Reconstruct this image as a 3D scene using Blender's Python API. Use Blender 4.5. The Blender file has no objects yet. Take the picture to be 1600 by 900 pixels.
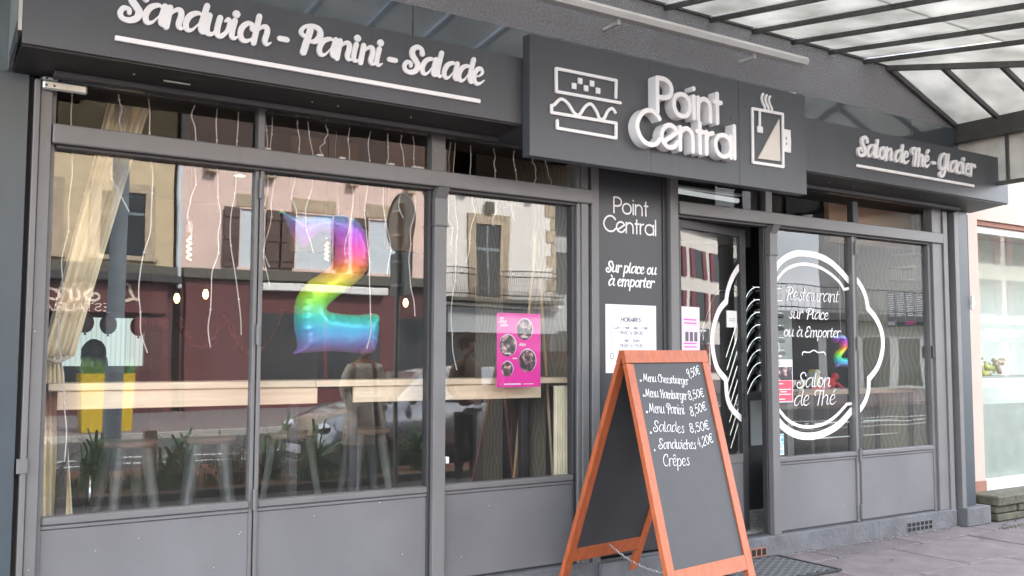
import bpy, bmesh, math, random
from mathutils import Vector, Matrix
random.seed(7)
R = math.radians
sc = bpy.context.scene
COL = sc.collection

# ------------------------------------------------------------------ camera
cam = bpy.data.cameras.new("camera"); camo = bpy.data.objects.new("camera", cam); COL.objects.link(camo)
yaw, pit, rol = .58213, .07246, .00192
fw = Vector((math.sin(yaw)*math.cos(pit), math.cos(yaw)*math.cos(pit), math.sin(pit)))
rt = fw.cross(Vector((0, 0, 1))).normalized(); up = rt.cross(fw)
r2 = rt*math.cos(rol)+up*math.sin(rol); u2 = -rt*math.sin(rol)+up*math.cos(rol)
m = Matrix((r2, u2, -fw)).transposed().to_4x4(); m.translation = (0, -5.1154, 1.5)
camo.matrix_world = m
cam.sensor_width = 36; cam.lens = 33.62; cam.clip_end = 400; cam.clip_start = .05
sc.camera = camo

# ------------------------------------------------------------------ sky, sun, exposure
SUN_EL, SUN_AZ = R(42), R(20)          # azimuth measured from +Y towards +X : the sun stands behind the shop
w = bpy.data.worlds.new("World"); sc.world = w; w.use_nodes = True
nt = w.node_tree; bg = nt.nodes['Background']
sky = nt.nodes.new('ShaderNodeTexSky'); sky.sky_type = 'NISHITA'; sky.sun_disc = False
sky.sun_elevation = SUN_EL; sky.sun_rotation = SUN_AZ; sky.dust_density = 2.0; sky.air_density = 1.0
tc = nt.nodes.new('ShaderNodeTexCoord'); mp = nt.nodes.new('ShaderNodeMapping'); mp.inputs['Scale'].default_value = (1, 1, 2.6)
nz = nt.nodes.new('ShaderNodeTexNoise'); nz.inputs['Scale'].default_value = 2.1; nz.inputs['Detail'].default_value = 7; nz.inputs['Roughness'].default_value = .55
rp = nt.nodes.new('ShaderNodeValToRGB'); rp.color_ramp.elements[0].position = .34; rp.color_ramp.elements[1].position = .60
mx = nt.nodes.new('ShaderNodeMix'); mx.data_type = 'RGBA'; mx.inputs[7].default_value = (8.3, 8.5, 9.0, 1)
nt.links.new(tc.outputs['Generated'], mp.inputs[0]); nt.links.new(mp.outputs[0], nz.inputs[0]); nt.links.new(nz.outputs[0], rp.inputs[0])
nt.links.new(rp.outputs[0], mx.inputs[0]); nt.links.new(sky.outputs[0], mx.inputs[6]); nt.links.new(mx.outputs[2], bg.inputs[0])
bg.inputs[1].default_value = .15
sl = bpy.data.lights.new("sun", 'SUN'); so = bpy.data.objects.new("sun", sl); COL.objects.link(so)
sl.energy = 3.4; sl.angle = R(9); sl.color = (1, .955, .89)
d = Vector((math.sin(SUN_AZ)*math.cos(SUN_EL), math.cos(SUN_AZ)*math.cos(SUN_EL), math.sin(SUN_EL)))
so.rotation_euler = d.to_track_quat('Z', 'Y').to_euler()
sc.view_settings.view_transform = 'Standard'; sc.view_settings.look = 'None'
sc.view_settings.exposure = 2.75; sc.view_settings.gamma = 1
sc.cycles.use_denoising = True; sc.cycles.max_bounces = 14; sc.cycles.transparent_max_bounces = 24
sc.cycles.diffuse_bounces = 5; sc.cycles.glossy_bounces = 5; sc.cycles.caustics_reflective = False

# ------------------------------------------------------------------ materials
M = {}
def mat(name, col, rough=.6, metal=0, var=.10, vs=6., bump=0, bs=60., spec=.5, emit=None, es=0, dirt=0, coat=0, stretch=None, streak=0):
    m = bpy.data.materials.new(name); m.use_nodes = True; n = m.node_tree; b = n.nodes['Principled BSDF']
    b.inputs['Roughness'].default_value = rough; b.inputs['Metallic'].default_value = metal
    b.inputs['Specular IOR Level'].default_value = spec; b.inputs['Coat Weight'].default_value = coat
    b.inputs['Base Color'].default_value = (*col, 1)
    L = n.links.new
    t = n.nodes.new('ShaderNodeTexCoord'); g = n.nodes.new('ShaderNodeMapping')
    L(t.outputs['Object'], g.inputs[0])
    if stretch: g.inputs['Scale'].default_value = stretch
    if var:
        z = n.nodes.new('ShaderNodeTexNoise'); z.inputs['Scale'].default_value = vs; z.inputs['Detail'].default_value = 6
        L(g.outputs[0], z.inputs[0])
        r = n.nodes.new('ShaderNodeMapRange'); r.inputs[1].default_value = .3; r.inputs[2].default_value = .7
        r.inputs[3].default_value = 1-var; r.inputs[4].default_value = 1+var; L(z.outputs[0], r.inputs[0])
        x = n.nodes.new('ShaderNodeVectorMath'); x.operation = 'SCALE'; x.inputs[0].default_value = col; L(r.outputs[0], x.inputs[3])
        out = x.outputs[0]
        if dirt:
            z2 = n.nodes.new('ShaderNodeTexNoise'); z2.inputs['Scale'].default_value = vs*.45; z2.inputs['Detail'].default_value = 9; z2.inputs['Roughness'].default_value = .7
            L(t.outputs['Object'], z2.inputs[0])
            q = n.nodes.new('ShaderNodeMapRange'); q.inputs[1].default_value = .5; q.inputs[2].default_value = .8; q.inputs[3].default_value = 0; q.inputs[4].default_value = dirt
            L(z2.outputs[0], q.inputs[0]); k = n.nodes.new('ShaderNodeMix'); k.data_type = 'RGBA'
            L(q.outputs[0], k.inputs[0]); L(out, k.inputs[6]); k.inputs[7].default_value = (col[0]*.4+.02, col[1]*.4+.015, col[2]*.4+.01, 1); out = k.outputs[2]
        if streak:
            gm = n.nodes.new('ShaderNodeMapping'); gm.inputs['Scale'].default_value = (26, 26, 1.1); L(t.outputs['Object'], gm.inputs[0])
            z4 = n.nodes.new('ShaderNodeTexNoise'); z4.inputs['Scale'].default_value = 1.; z4.inputs['Detail'].default_value = 5; L(gm.outputs[0], z4.inputs[0])
            q4 = n.nodes.new('ShaderNodeMapRange'); q4.inputs[1].default_value = .56; q4.inputs[2].default_value = .78; q4.inputs[4].default_value = streak; L(z4.outputs[0], q4.inputs[0])
            k4 = n.nodes.new('ShaderNodeMix'); k4.data_type = 'RGBA'; L(q4.outputs[0], k4.inputs[0]); L(out, k4.inputs[6]); k4.inputs[7].default_value = (col[0]*.45+.01, col[1]*.45+.009, col[2]*.45+.008, 1); out = k4.outputs[2]
        L(out, b.inputs['Base Color'])
        rr = n.nodes.new('ShaderNodeMapRange'); rr.inputs[3].default_value = max(0, rough*.85); rr.inputs[4].default_value = min(1, rough*1.15); L(z.outputs[0], rr.inputs[0]); L(rr.outputs[0], b.inputs['Roughness'])
    if bump:
        z3 = n.nodes.new('ShaderNodeTexNoise'); z3.inputs['Scale'].default_value = bs; z3.inputs['Detail'].default_value = 4
        L(g.outputs[0], z3.inputs[0]); u = n.nodes.new('ShaderNodeBump'); u.inputs['Strength'].default_value = min(1, bump); u.inputs['Distance'].default_value = .01*max(1, bump)
        L(z3.outputs[0], u.inputs['Height']); L(u.outputs[0], b.inputs['Normal'])
    if emit: b.inputs['Emission Color'].default_value = (*emit, 1); b.inputs['Emission Strength'].default_value = es
    M[name] = m; return m
mat('frame_grey', (.150, .148, .149), .42, var=.07, vs=3, bump=.15, bs=9, dirt=.5, streak=.15)
mat('panel_grey', (.150, .150, .157), .45, var=.13, vs=1.3, bump=.12, bs=5, dirt=.4, streak=.06)
mat('frame_dark', (.035, .035, .038), .5, var=.1)
mat('panel_dark', (.034, .035, .040), .38, var=.05, vs=2)
mat('sign_grey', (.066, .072, .083), .42, var=.07, vs=2, bump=.05, bs=3, dirt=.35, streak=.35)
mat('sign_black', (.03, .03, .034), .45)
mat('gloss_panel', (.085, .105, .12), .11, var=.05, vs=2, spec=.8, coat=.6)
mat('satin_panel', (.050, .066, .077), .34, var=.10, vs=1.2, spec=.5)
mat('roughcast', (.38, .385, .41), .92, var=.15, vs=60, bump=2.4, bs=60, dirt=.15)
mat('white_letter', (.86, .86, .87), .42, var=.03, vs=4, dirt=.06)
mat('white_plastic', (.78, .78, .76), .4, var=.05)
mat('decal_white', (.85, .85, .86), .5, var=0)
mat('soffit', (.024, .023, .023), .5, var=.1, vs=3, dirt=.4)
mat('zinc', (.42, .43, .42), .35, metal=.7, var=.15)
mat('canopy_metal', (.085, .085, .082), .5, var=.25, vs=14, bump=.4, bs=40)
mat('beam_metal', (.10, .10, .095), .45, var=.2, vs=6)
mat('plinth', (.118, .122, .130), .75, var=.16, vs=7, bump=.7, bs=30, dirt=.75, streak=.35)
mat('brick', (.30, .13, .08), .85, var=.25, vs=20, bump=.5)
mat('hole', (.008, .008, .008), .9, var=0)
for i, c in enumerate([(.150, .124, .125), (.168, .143, .143), (.134, .114, .118), (.185, .165, .160)]):
    mat('slab%d' % i, c, .85, var=.26, vs=5, bump=.6, bs=90, dirt=.6)
mat('joint', (.06, .057, .05), .95, var=.3, vs=20, bump=.5)
mat('moss', (.07, .085, .03), .95, var=.4, vs=30, bump=1)
mat('mat_rubber', (.028, .03, .032), .7, var=.2, vs=20)
mat('mat_ridge', (.14, .145, .15), .7, var=.25, vs=20)
mat('orange_wood', (.38, .092, .030), .48, var=.20, vs=9, stretch=(5, 5, .6), bump=.3, bs=30, dirt=.25)
mat('slate', (.036, .037, .040), .55, var=.22, vs=3, dirt=0)
mat('chalk', (.80, .80, .80), .9, var=.12, vs=60)
mat('steel', (.6, .6, .6), .3, metal=1, var=.1)
mat('chrome', (.8, .8, .8), .12, metal=1, var=0)
mat('black_seat', (.015, .015, .017), .5, var=.1)
mat('paper', (.80, .81, .86), .6, var=.02)
mat('ink', (.06, .06, .10), .6, var=0)
mat('pink', (.85, .03, .38), .35, var=.05)
mat('pink_pale', (.80, .62, .78), .5, var=.12, vs=14)
mat('red_card', (.80, .07, .12), .4, var=.04)
mat('blue_card', (.05, .42, .62), .4, var=.04)
mat('pine', (.86, .68, .48), .5, var=.14, vs=5, stretch=(.5, 6, 6), bump=.1)
mat('pine_pole', (.48, .34, .20), .5, var=.14, vs=5, stretch=(6, 6, .6))
mat('curtain', (.90, .80, .58), .85, var=.10, vs=9)
mat('wire', (.70, .66, .62), .5, var=0)
mat('stool_metal', (.15, .16, .155), .35, var=.08)
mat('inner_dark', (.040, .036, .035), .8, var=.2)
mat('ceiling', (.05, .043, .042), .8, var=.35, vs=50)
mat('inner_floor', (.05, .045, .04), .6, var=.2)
mat('tile_white', (.6, .6, .56), .4, var=.1)
mat('hair', (.012, .010, .010), .6, var=.2, vs=60)
mat('hair_brown', (.10, .045, .02), .6, var=.3, vs=60)
mat('skin', (.66, .42, .33), .5, var=.08)
mat('coat', (.74, .64, .48), .75, var=.12, vs=9, bump=.5, bs=9)
mat('knit', (.45, .20, .10), .9, var=.3, vs=30)
mat('jeans', (.05, .06, .09), .8, var=.15)
mat('black_cloth', (.02, .02, .024), .8, var=.15)
mat('quilt', (.20, .10, .05), .6, var=.2, bump=.5, bs=14)
mat('console_wood', (.30, .20, .14), .5, var=.15, stretch=(1, 6, 6))
mat('ochre_board', (.42, .25, .13), .5, var=.12, vs=3)
mat('red_plush', (.5, .02, .03), .8, var=.2)
mat('cream', (.6, .52, .42), .6, var=.1)
mat('dark_red', (.12, .02, .02), .5, var=.2)
mat('asphalt', (.055, .054, .056), .9, var=.2, vs=30, bump=.5, bs=120)
mat('kerb', (.30, .29, .27), .85, var=.15, bump=.3)
mat('road_paint', (.70, .70, .68), .7, var=.1)
mat('mulch', (.30, .14, .08), .95, var=.5, vs=60, bump=1.5, bs=90)
mat('leaf', (.10, .22, .07), .5, var=.3, vs=10)
mat('leaf_dark', (.07, .16, .07), .5, var=.3, vs=10)
mat('twig', (.12, .06, .04), .8, var=.2)
mat('flower', (.80, .55, .03), .6, var=.1)
mat('yellow', (.50, .35, .02), .35, var=.05)
mat('pole_blue', (.13, .165, .19), .45, var=.15, bump=.2)
mat('plate_grey', (.26, .27, .25), .45, metal=.3, var=.1)
mat('car_paint', (.42, .43, .44), .22, metal=.7, var=.02, coat=.6)
mat('tyre', (.02, .02, .02), .8, var=.1)
mat('beige', (.52, .42, .27), .9, var=.12, vs=3, bump=.6, bs=40, dirt=.15)
mat('rose', (.66, .50, .44), .9, var=.06, vs=2, dirt=.12)
mat('cream_wall', (.70, .67, .62), .9, var=.05, vs=2, dirt=.06)
mat('stone', (.38, .31, .22), .85, var=.2, vs=7, bump=.5, bs=20, dirt=.25)
mat('old_wall', (.09, .085, .07), .9, var=.3, vs=9, bump=1, bs=20)
mat('red_front', (.095, .022, .024), .5, var=.12, vs=3)
mat('red_front_dark', (.06, .012, .013), .5, var=.12)
mat('shutter_brown', (.075, .045, .035), .7, var=.3, vs=12)
mat('shutter_red', (.16, .035, .05), .5)
mat('blind', (.52, .58, .62), .6, var=.05)
mat('window_dark', (.02, .028, .034), .1, var=0, spec=.35)
mat('iron', (.02, .02, .022), .5)
mat('grey_wall', (.32, .34, .35), .85, var=.06, vs=2)
mat('neighbour', (.50, .405, .34), .9, var=.05, vs=3, bump=.25, bs=60, dirt=.08)
mat('terracotta', (.28, .14, .10), .85, var=.12, bump=.2)
mat('white_frame', (.66, .66, .64), .5, var=.08, dirt=.2)
mat('pale_board', (.82, .84, .80), .7, var=.06, vs=2)
mat('old_stone', (.09, .088, .062), .95, var=.35, vs=12, bump=1.2, bs=25, dirt=.6)
mat('green_white', (.36, .375, .355), .6, var=.1)
mat('lemon', (.60, .62, .20), .7, var=.2)
mat('roof_dark', (.05, .05, .055), .7)

def shade(name, f):
    m = bpy.data.materials.new(name); m.use_nodes = True; m.node_tree.nodes.clear(); f(m.node_tree); M[name] = m
def N(n, t, **k):
    x = n.nodes.new(t)
    for a, v in k.items(): setattr(x, a, v)
    return x
def glass(name, f0, tint, ior_pow=4., wob=.0, haze=.0):
    def f(n):
        L = n.links.new
        o = N(n, 'ShaderNodeOutputMaterial'); mxs = N(n, 'ShaderNodeMixShader'); t = N(n, 'ShaderNodeBsdfTransparent'); g = N(n, 'ShaderNodeBsdfGlossy')
        t.inputs[0].default_value = (*tint, 1); g.inputs['Roughness'].default_value = 0.0; g.inputs[0].default_value = (1, 1, 1, 1)
        lw = N(n, 'ShaderNodeLayerWeight'); lw.inputs[0].default_value = .5
        p = N(n, 'ShaderNodeMath', operation='POWER'); p.inputs[1].default_value = ior_pow; L(lw.outputs['Facing'], p.inputs[0])
        a = N(n, 'ShaderNodeMath', operation='MULTIPLY_ADD'); a.inputs[1].default_value = 1-f0; a.inputs[2].default_value = f0; L(p.outputs[0], a.inputs[0])
        ge = N(n, 'ShaderNodeNewGeometry'); s = N(n, 'ShaderNodeMath', operation='SUBTRACT'); s.inputs[0].default_value = 1; L(ge.outputs['Backfacing'], s.inputs[1])
        q = N(n, 'ShaderNodeMath', operation='MULTIPLY'); L(a.outputs[0], q.inputs[0]); L(s.outputs[0], q.inputs[1])
        if wob:
            z = N(n, 'ShaderNodeTexNoise'); z.inputs['Scale'].default_value = 1.3; z.inputs['Detail'].default_value = 1
            c = N(n, 'ShaderNodeTexCoord'); L(c.outputs['Object'], z.inputs[0]); b = N(n, 'ShaderNodeBump'); b.inputs['Strength'].default_value = 1; b.inputs['Distance'].default_value = wob
            L(z.outputs[0], b.inputs['Height']); L(b.outputs[0], g.inputs['Normal'])
        L(q.outputs[0], mxs.inputs[0]); L(t.outputs[0], mxs.inputs[1]); L(g.outputs[0], mxs.inputs[2]); last = mxs.outputs[0]
        if haze:        # uneven diffuse haze mixed into the pane to pale its reflections
            df = N(n, 'ShaderNodeBsdfDiffuse'); df.inputs[0].default_value = (.62, .60, .57, 1); m3 = N(n, 'ShaderNodeMixShader'); c3 = N(n, 'ShaderNodeTexCoord'); z3 = N(n, 'ShaderNodeTexNoise'); z3.inputs['Scale'].default_value = 3.5; z3.inputs['Detail'].default_value = 8; L(c3.outputs['Object'], z3.inputs[0])
            r3 = N(n, 'ShaderNodeMapRange'); r3.inputs[1].default_value = .3; r3.inputs[2].default_value = .75; r3.inputs[3].default_value = haze*.5; r3.inputs[4].default_value = haze*1.6; L(z3.outputs[0], r3.inputs[0])
            q3 = N(n, 'ShaderNodeMath', operation='MULTIPLY'); L(r3.outputs[0], q3.inputs[0]); L(s.outputs[0], q3.inputs[1]); L(q3.outputs[0], m3.inputs[0]); L(last, m3.inputs[1]); L(df.outputs[0], m3.inputs[2]); last = m3.outputs[0]
        L(last, o.inputs[0])
    shade(name, f)
glass('shop_glass', .108, (.94, .95, .95), 3.5, wob=.0015, haze=.024)
glass('upper_glass', .012, (.9, .9, .9), 4.5)
glass('right_glass', .047, (.93, .96, .95), 3.5, wob=.0015, haze=.02)
glass('neighbour_glass', .03, (.90, .93, .91), 5.5, haze=.05)
def fcanopy(n):
    L = n.links.new; o = N(n, 'ShaderNodeOutputMaterial'); a = N(n, 'ShaderNodeMixShader'); t = N(n, 'ShaderNodeBsdfTransparent'); tr = N(n, 'ShaderNodeBsdfTranslucent')
    c = N(n, 'ShaderNodeTexCoord'); z = N(n, 'ShaderNodeTexNoise'); z.inputs['Scale'].default_value = 2.2; z.inputs['Detail'].default_value = 8; L(c.outputs['Object'], z.inputs[0])
    r = N(n, 'ShaderNodeValToRGB'); r.color_ramp.elements[0].position = .3; r.color_ramp.elements[0].color = (.24, .235, .21, 1); r.color_ramp.elements[1].position = .68; r.color_ramp.elements[1].color = (.46, .445, .41, 1)
    L(z.outputs[0], r.inputs[0]); L(r.outputs[0], tr.inputs[0]); t.inputs[0].default_value = (.95, .94, .91, 1); a.inputs[0].default_value = .84
    gl = N(n, 'ShaderNodeBsdfGlossy'); gl.inputs['Roughness'].default_value = .25; a2 = N(n, 'ShaderNodeMixShader'); a2.inputs[0].default_value = .08
    L(t.outputs[0], a.inputs[1]); L(tr.outputs[0], a.inputs[2]); L(a.outputs[0], a2.inputs[1]); L(gl.outputs[0], a2.inputs[2]); L(a2.outputs[0], o.inputs[0])
shade('canopy_glass', fcanopy)
def emis(name, c, s):
    def f(n):
        o = N(n, 'ShaderNodeOutputMaterial'); e = N(n, 'ShaderNodeEmission'); e.inputs[0].default_value = (*c, 1); e.inputs[1].default_value = s; n.links.new(e.outputs[0], o.inputs[0])
    shade(name, f)
emis('filament', (1, .55, .20), 1.5); emis('spot_glow', (1, .96, .9), 1.4); emis('rear_light', (.80, .95, .88), .135); emis('rear_slat_glow', (.78, .90, .85), .105); emis('tube_glow', (.95, 1, 1), .09)
def ffoil(n):       # rainbow foil, colours run over the balloon from top to bottom
    L = n.links.new; o = N(n, 'ShaderNodeOutputMaterial'); b = N(n, 'ShaderNodeBsdfPrincipled'); b.inputs['Metallic'].default_value = .25; b.inputs['Roughness'].default_value = .25
    c = N(n, 'ShaderNodeTexCoord'); s = N(n, 'ShaderNodeSeparateXYZ'); L(c.outputs['Generated'], s.inputs[0])
    z = N(n, 'ShaderNodeTexNoise'); z.inputs['Scale'].default_value = 5; L(c.outputs['Generated'], z.inputs[0])
    a = N(n, 'ShaderNodeMath', operation='MULTIPLY_ADD'); a.inputs[1].default_value = .07; L(z.outputs[0], a.inputs[0]); L(s.outputs['Z'], a.inputs[2])
    r = N(n, 'ShaderNodeValToRGB'); e = r.color_ramp.elements
    st = [(0, (.35, .05, .40)), (.10, (.22, .22, .60)), (.20, (.05, .45, .80)), (.30, (.03, .75, .55)), (.38, (.15, .9, .08)), (.50, (.75, .95, .02)), (.58, (1, .62, .01)), (.66, (1, .20, .04)), (.76, (.95, .06, .45)), (.88, (.50, .07, .85)), (1, (.10, .45, .85))]
    e[0].position, e[0].color = st[0][0], (*st[0][1], 1); e[1].position, e[1].color = st[-1][0], (*st[-1][1], 1)
    for p, k in st[1:-1]: q = e.new(p); q.color = (*k, 1)
    L(a.outputs[0], r.inputs[0]); L(r.outputs[0], b.inputs['Base Color'])
    w_ = N(n, 'ShaderNodeTexNoise'); w_.inputs['Scale'].default_value = 14; L(c.outputs['Generated'], w_.inputs[0]); u = N(n, 'ShaderNodeBump'); u.inputs['Strength'].default_value = .25; u.inputs['Distance'].default_value = .01; L(w_.outputs[0], u.inputs['Height']); L(u.outputs[0], b.inputs['Normal'])
    L(b.outputs[0], o.inputs[0])
shade('foil', ffoil)
def fpaper(n):      # wallpaper with wavy vertical lines
    L = n.links.new; o = N(n, 'ShaderNodeOutputMaterial'); b = N(n, 'ShaderNodeBsdfPrincipled'); b.inputs['Roughness'].default_value = .7
    c = N(n, 'ShaderNodeTexCoord'); s = N(n, 'ShaderNodeSeparateXYZ'); L(c.outputs['Object'], s.inputs[0])
    def mth(op, a, b_=None, k=None):
        x = N(n, 'ShaderNodeMath', operation=op)
        for i, v in enumerate((a, b_, k)):
            if v is None: continue
            if isinstance(v, (int, float)): x.inputs[i].default_value = v
            else: L(v, x.inputs[i])
        return x.outputs[0]
    h = mth('ADD', s.outputs['X'], s.outputs['Y'])
    cell = mth('FLOOR', mth('MULTIPLY', h, 5.)); sg = mth('SUBTRACT', mth('MULTIPLY', mth('MODULO', mth('ABSOLUTE', cell), 2.), 2.), 1.)
    wv = mth('MULTIPLY', mth('MULTIPLY', mth('SINE', mth('MULTIPLY', s.outputs['Z'], 13.)), .030), sg)
    ln = mth('ABSOLUTE', mth('SINE', mth('MULTIPLY', mth('ADD', h, wv), 62.8)))
    k = mth('POWER', ln, 5.)
    mxx = N(n, 'ShaderNodeMix', data_type='RGBA'); mxx.inputs[6].default_value = (.30, .26, .20, 1); mxx.inputs[7].default_value = (.52, .47, .38, 1); L(mth('MULTIPLY', k, .5), mxx.inputs[0])
    L(mxx.outputs[2], b.inputs['Base Color']); L(b.outputs[0], o.inputs[0])
shade('wallpaper', fpaper)
def ftile(n):       # black and white patterned cement tiles
    L = n.links.new; o = N(n, 'ShaderNodeOutputMaterial'); b = N(n, 'ShaderNodeBsdfPrincipled'); b.inputs['Roughness'].default_value = .35
    c = N(n, 'ShaderNodeTexCoord'); v = N(n, 'ShaderNodeTexVoronoi'); v.inputs['Scale'].default_value = 14; v.distance = 'CHEBYCHEV'; v.inputs['Randomness'].default_value = .3; L(c.outputs['Object'], v.inputs[0])
    w_ = N(n, 'ShaderNodeMath', operation='SINE'); k = N(n, 'ShaderNodeMath', operation='MULTIPLY'); k.inputs[1].default_value = 28; L(v.outputs['Distance'], k.inputs[0]); L(k.outputs[0], w_.inputs[0])
    g = N(n, 'ShaderNodeMath', operation='GREATER_THAN'); g.inputs[1].default_value = 0; L(w_.outputs[0], g.inputs[0])
    x = N(n, 'ShaderNodeMix', data_type='RGBA'); x.inputs[6].default_value = (.02, .02, .02, 1); x.inputs[7].default_value = (.85, .85, .78, 1); L(g.outputs[0], x.inputs[0]); L(x.outputs[2], b.inputs['Base Color']); L(b.outputs[0], o.inputs[0])
shade('tile_pattern', ftile)
def fphoto(n):      # blurred printed pictures of a poster (flat print)
    L = n.links.new; o = N(n, 'ShaderNodeOutputMaterial'); b = N(n, 'ShaderNodeBsdfPrincipled'); b.inputs['Roughness'].default_value = .35
    c = N(n, 'ShaderNodeTexCoord'); z = N(n, 'ShaderNodeTexNoise'); z.inputs['Scale'].default_value = 26; z.inputs['Detail'].default_value = 3; L(c.outputs['Object'], z.inputs[0])
    r = N(n, 'ShaderNodeValToRGB'); e = r.color_ramp.elements; e[0].position = .42; e[0].color = (.02, .02, .025, 1); e[1].position = .66; e[1].color = (.75, .5, .45, 1)
    q = e.new(.55); q.color = (.16, .10, .12, 1)
    L(z.outputs[0], r.inputs[0]); L(r.outputs[0], b.inputs['Base Color']); L(b.outputs[0], o.inputs[0])
shade('photo_print', fphoto)

# ------------------------------------------------------------------ mesh helpers
class MB:
    def __init__(s): s.v = []; s.f = []; s.smooth = []
    def add(s, vs, fs, sm=False):
        k = len(s.v); s.v += [tuple(v) for v in vs]; s.f += [tuple(i+k for i in f) for f in fs]; s.smooth += [sm]*len(fs); return s
    def box(s, x0, x1, y0, y1, z0, z1, b=0):
        if b <= 0 or min(x1-x0, y1-y0, z1-z0) < 2.2*b:
            vs = [(x, y, z) for x in (x0, x1) for y in (y0, y1) for z in (z0, z1)]
            return s.add(vs, [(0, 1, 3, 2), (4, 6, 7, 5), (0, 4, 5, 1), (2, 3, 7, 6), (0, 2, 6, 4), (1, 5, 7, 3)])
        vs = []; idx = {}
        for i, x in enumerate((x0, x1)):
            for j, y in enumerate((y0, y1)):
                for k, z in enumerate((z0, z1)):
                    sx, sy, sz = (1-2*i)*b, (1-2*j)*b, (1-2*k)*b
                    for a, p in enumerate(((x, y+sy, z+sz), (x+sx, y, z+sz), (x+sx, y+sy, z))):
                        idx[i, j, k, a] = len(vs); vs.append(p)
        I = idx; fs = []
        for t in (0, 1):
            o = (lambda q: q) if t == 0 else (lambda q: q[::-1])
            fs += [o((I[t,0,0,0], I[t,0,1,0], I[t,1,1,0], I[t,1,0,0])), o((I[0,t,0,1], I[1,t,0,1], I[1,t,1,1], I[0,t,1,1])), o((I[0,0,t,2], I[0,1,t,2], I[1,1,t,2], I[1,0,t,2]))]
            for u in (0, 1):
                fs += [(I[0,t,u,1], I[1,t,u,1], I[1,t,u,2], I[0,t,u,2]), (I[t,0,u,0], I[t,1,u,0], I[t,1,u,2], I[t,0,u,2]), (I[t,u,0,0], I[t,u,1,0], I[t,u,1,1], I[t,u,0,1])]
                for k in (0, 1): fs.append((I[t,u,k,0], I[t,u,k,1], I[t,u,k,2]))
        return s.add(vs, fs)
    def prism(s, pts, axis, a0, a1):     # polygon pts in the other two axes, extruded along axis from a0 to a1
        n = len(pts)
        def P(p, a): return {'x': (a, p[0], p[1]), 'y': (p[0], a, p[1]), 'z': (p[0], p[1], a)}[axis]
        vs = [P(p, a0) for p in pts]+[P(p, a1) for p in pts]
        return s.add(vs, [tuple(range(n))[::-1], tuple(range(n, 2*n))]+[(i, (i+1) % n, n+(i+1) % n, n+i) for i in range(n)])
    def tube(s, pts, r, n=8, closed=False, caps=True, flat=1.):
        pts = [Vector(p) for p in pts]; k = len(pts); rs = r if isinstance(r, (list, tuple)) else [r]*k
        up = None; vs = []
        for i, p in enumerate(pts):
            if closed: t = pts[(i+1) % k]-pts[i-1]
            else: t = pts[min(i+1, k-1)]-pts[max(i-1, 0)]
            if t.length < 1e-9: t = Vector((0, 0, 1))
            t.normalize()
            if up is None:
                up = Vector((0, 1, 0)) if abs(t.y) < .9 else Vector((1, 0, 0))
            a = t.cross(up).normalized(); up2 = a.cross(t).normalized(); up = up2
            for j in range(n):
                an = 2*math.pi*j/n; vs.append(p+(a*math.cos(an)+up2*math.sin(an)*flat)*rs[i])
        fs = [(i*n+j, i*n+(j+1) % n, (i+1) % k*n+(j+1) % n, (i+1) % k*n+j) for i in range(k if closed else k-1) for j in range(n)]
        s.add(vs, fs, True)
        if caps and not closed: s.add(vs[:n], [tuple(range(n))[::-1]]); s.add(vs[-n:], [tuple(range(n))])
        return s
    def lathe(s, prof, c=(0, 0, 0), n=16, sx=1, sy=1):    # prof: (r, z)
        vs = [(c[0]+r*math.cos(2*math.pi*j/n)*sx, c[1]+r*math.sin(2*math.pi*j/n)*sy, c[2]+z) for r, z in prof for j in range(n)]; k = len(prof)
        s.add(vs, [(i*n+j, i*n+(j+1) % n, (i+1)*n+(j+1) % n, (i+1)*n+j) for i in range(k-1) for j in range(n)], True)
        s.add(vs[:n], [tuple(range(n))[::-1]]); s.add(vs[-n:], [tuple(range(n))]); return s
    def ball(s, c, rx, ry=None, rz=None, n=12, k=8, wob=0):
        ry = ry or rx; rz = rz or rx; vs = [(c[0], c[1], c[2]-rz)]
        for i in range(1, k):
            for j in range(n):
                f = 1+random.uniform(-wob, wob); a = math.pi*i/k-math.pi/2; b = 2*math.pi*j/n
                vs.append((c[0]+rx*f*math.cos(a)*math.cos(b), c[1]+ry*f*math.cos(a)*math.sin(b), c[2]+rz*f*math.sin(a)))
        vs.append((c[0], c[1], c[2]+rz)); L = len(vs)-1
        fs = [(0, 1+(j+1) % n, 1+j) for j in range(n)]+[(L, L-n+j, L-n+(j+1) % n) for j in range(n)]
        fs += [(1+i*n+j, 1+i*n+(j+1) % n, 1+(i+1)*n+(j+1) % n, 1+(i+1)*n+j) for i in range(k-2) for j in range(n)]
        return s.add(vs, fs, True)
    def ribbon(s, pts, ws, P, y0, ex=0, off=0):   # flat stroke with round ends in a plane; P(u, v, depth) -> point
        n = len(pts); L = []; Rr = []; step = 2.2e-4/max(1, n)
        for i in range(n):
            a = pts[max(0, i-1)]; b = pts[min(n-1, i+1)]; dx, dy = b[0]-a[0], b[1]-a[1]; l = math.hypot(dx, dy) or 1; nx, ny = -dy/l, dx/l; h = ws[i]/2
            if n == 1 or l == 1 and dx == 0: nx, ny = 0, 1
            L.append((pts[i][0]+nx*h, pts[i][1]+ny*h)); Rr.append((pts[i][0]-nx*h, pts[i][1]-ny*h))
        def cap(i, sgn):
            a = pts[0 if sgn < 0 else n-1]; q = L[i]; an = math.atan2(q[1]-a[1], q[0]-a[0]); h = ws[i]/2
            return [(a[0]+h*math.cos(an-t*math.pi/6*(1 if sgn > 0 else -1)), a[1]+h*math.sin(an-t*math.pi/6*(1 if sgn > 0 else -1))) for t in range(1, 6)]
        D = lambda i: y0+off+step*i
        vs = [P(*L[i], D(i)) for i in range(n)]+[P(*Rr[i], D(i)) for i in range(n)]
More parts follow.
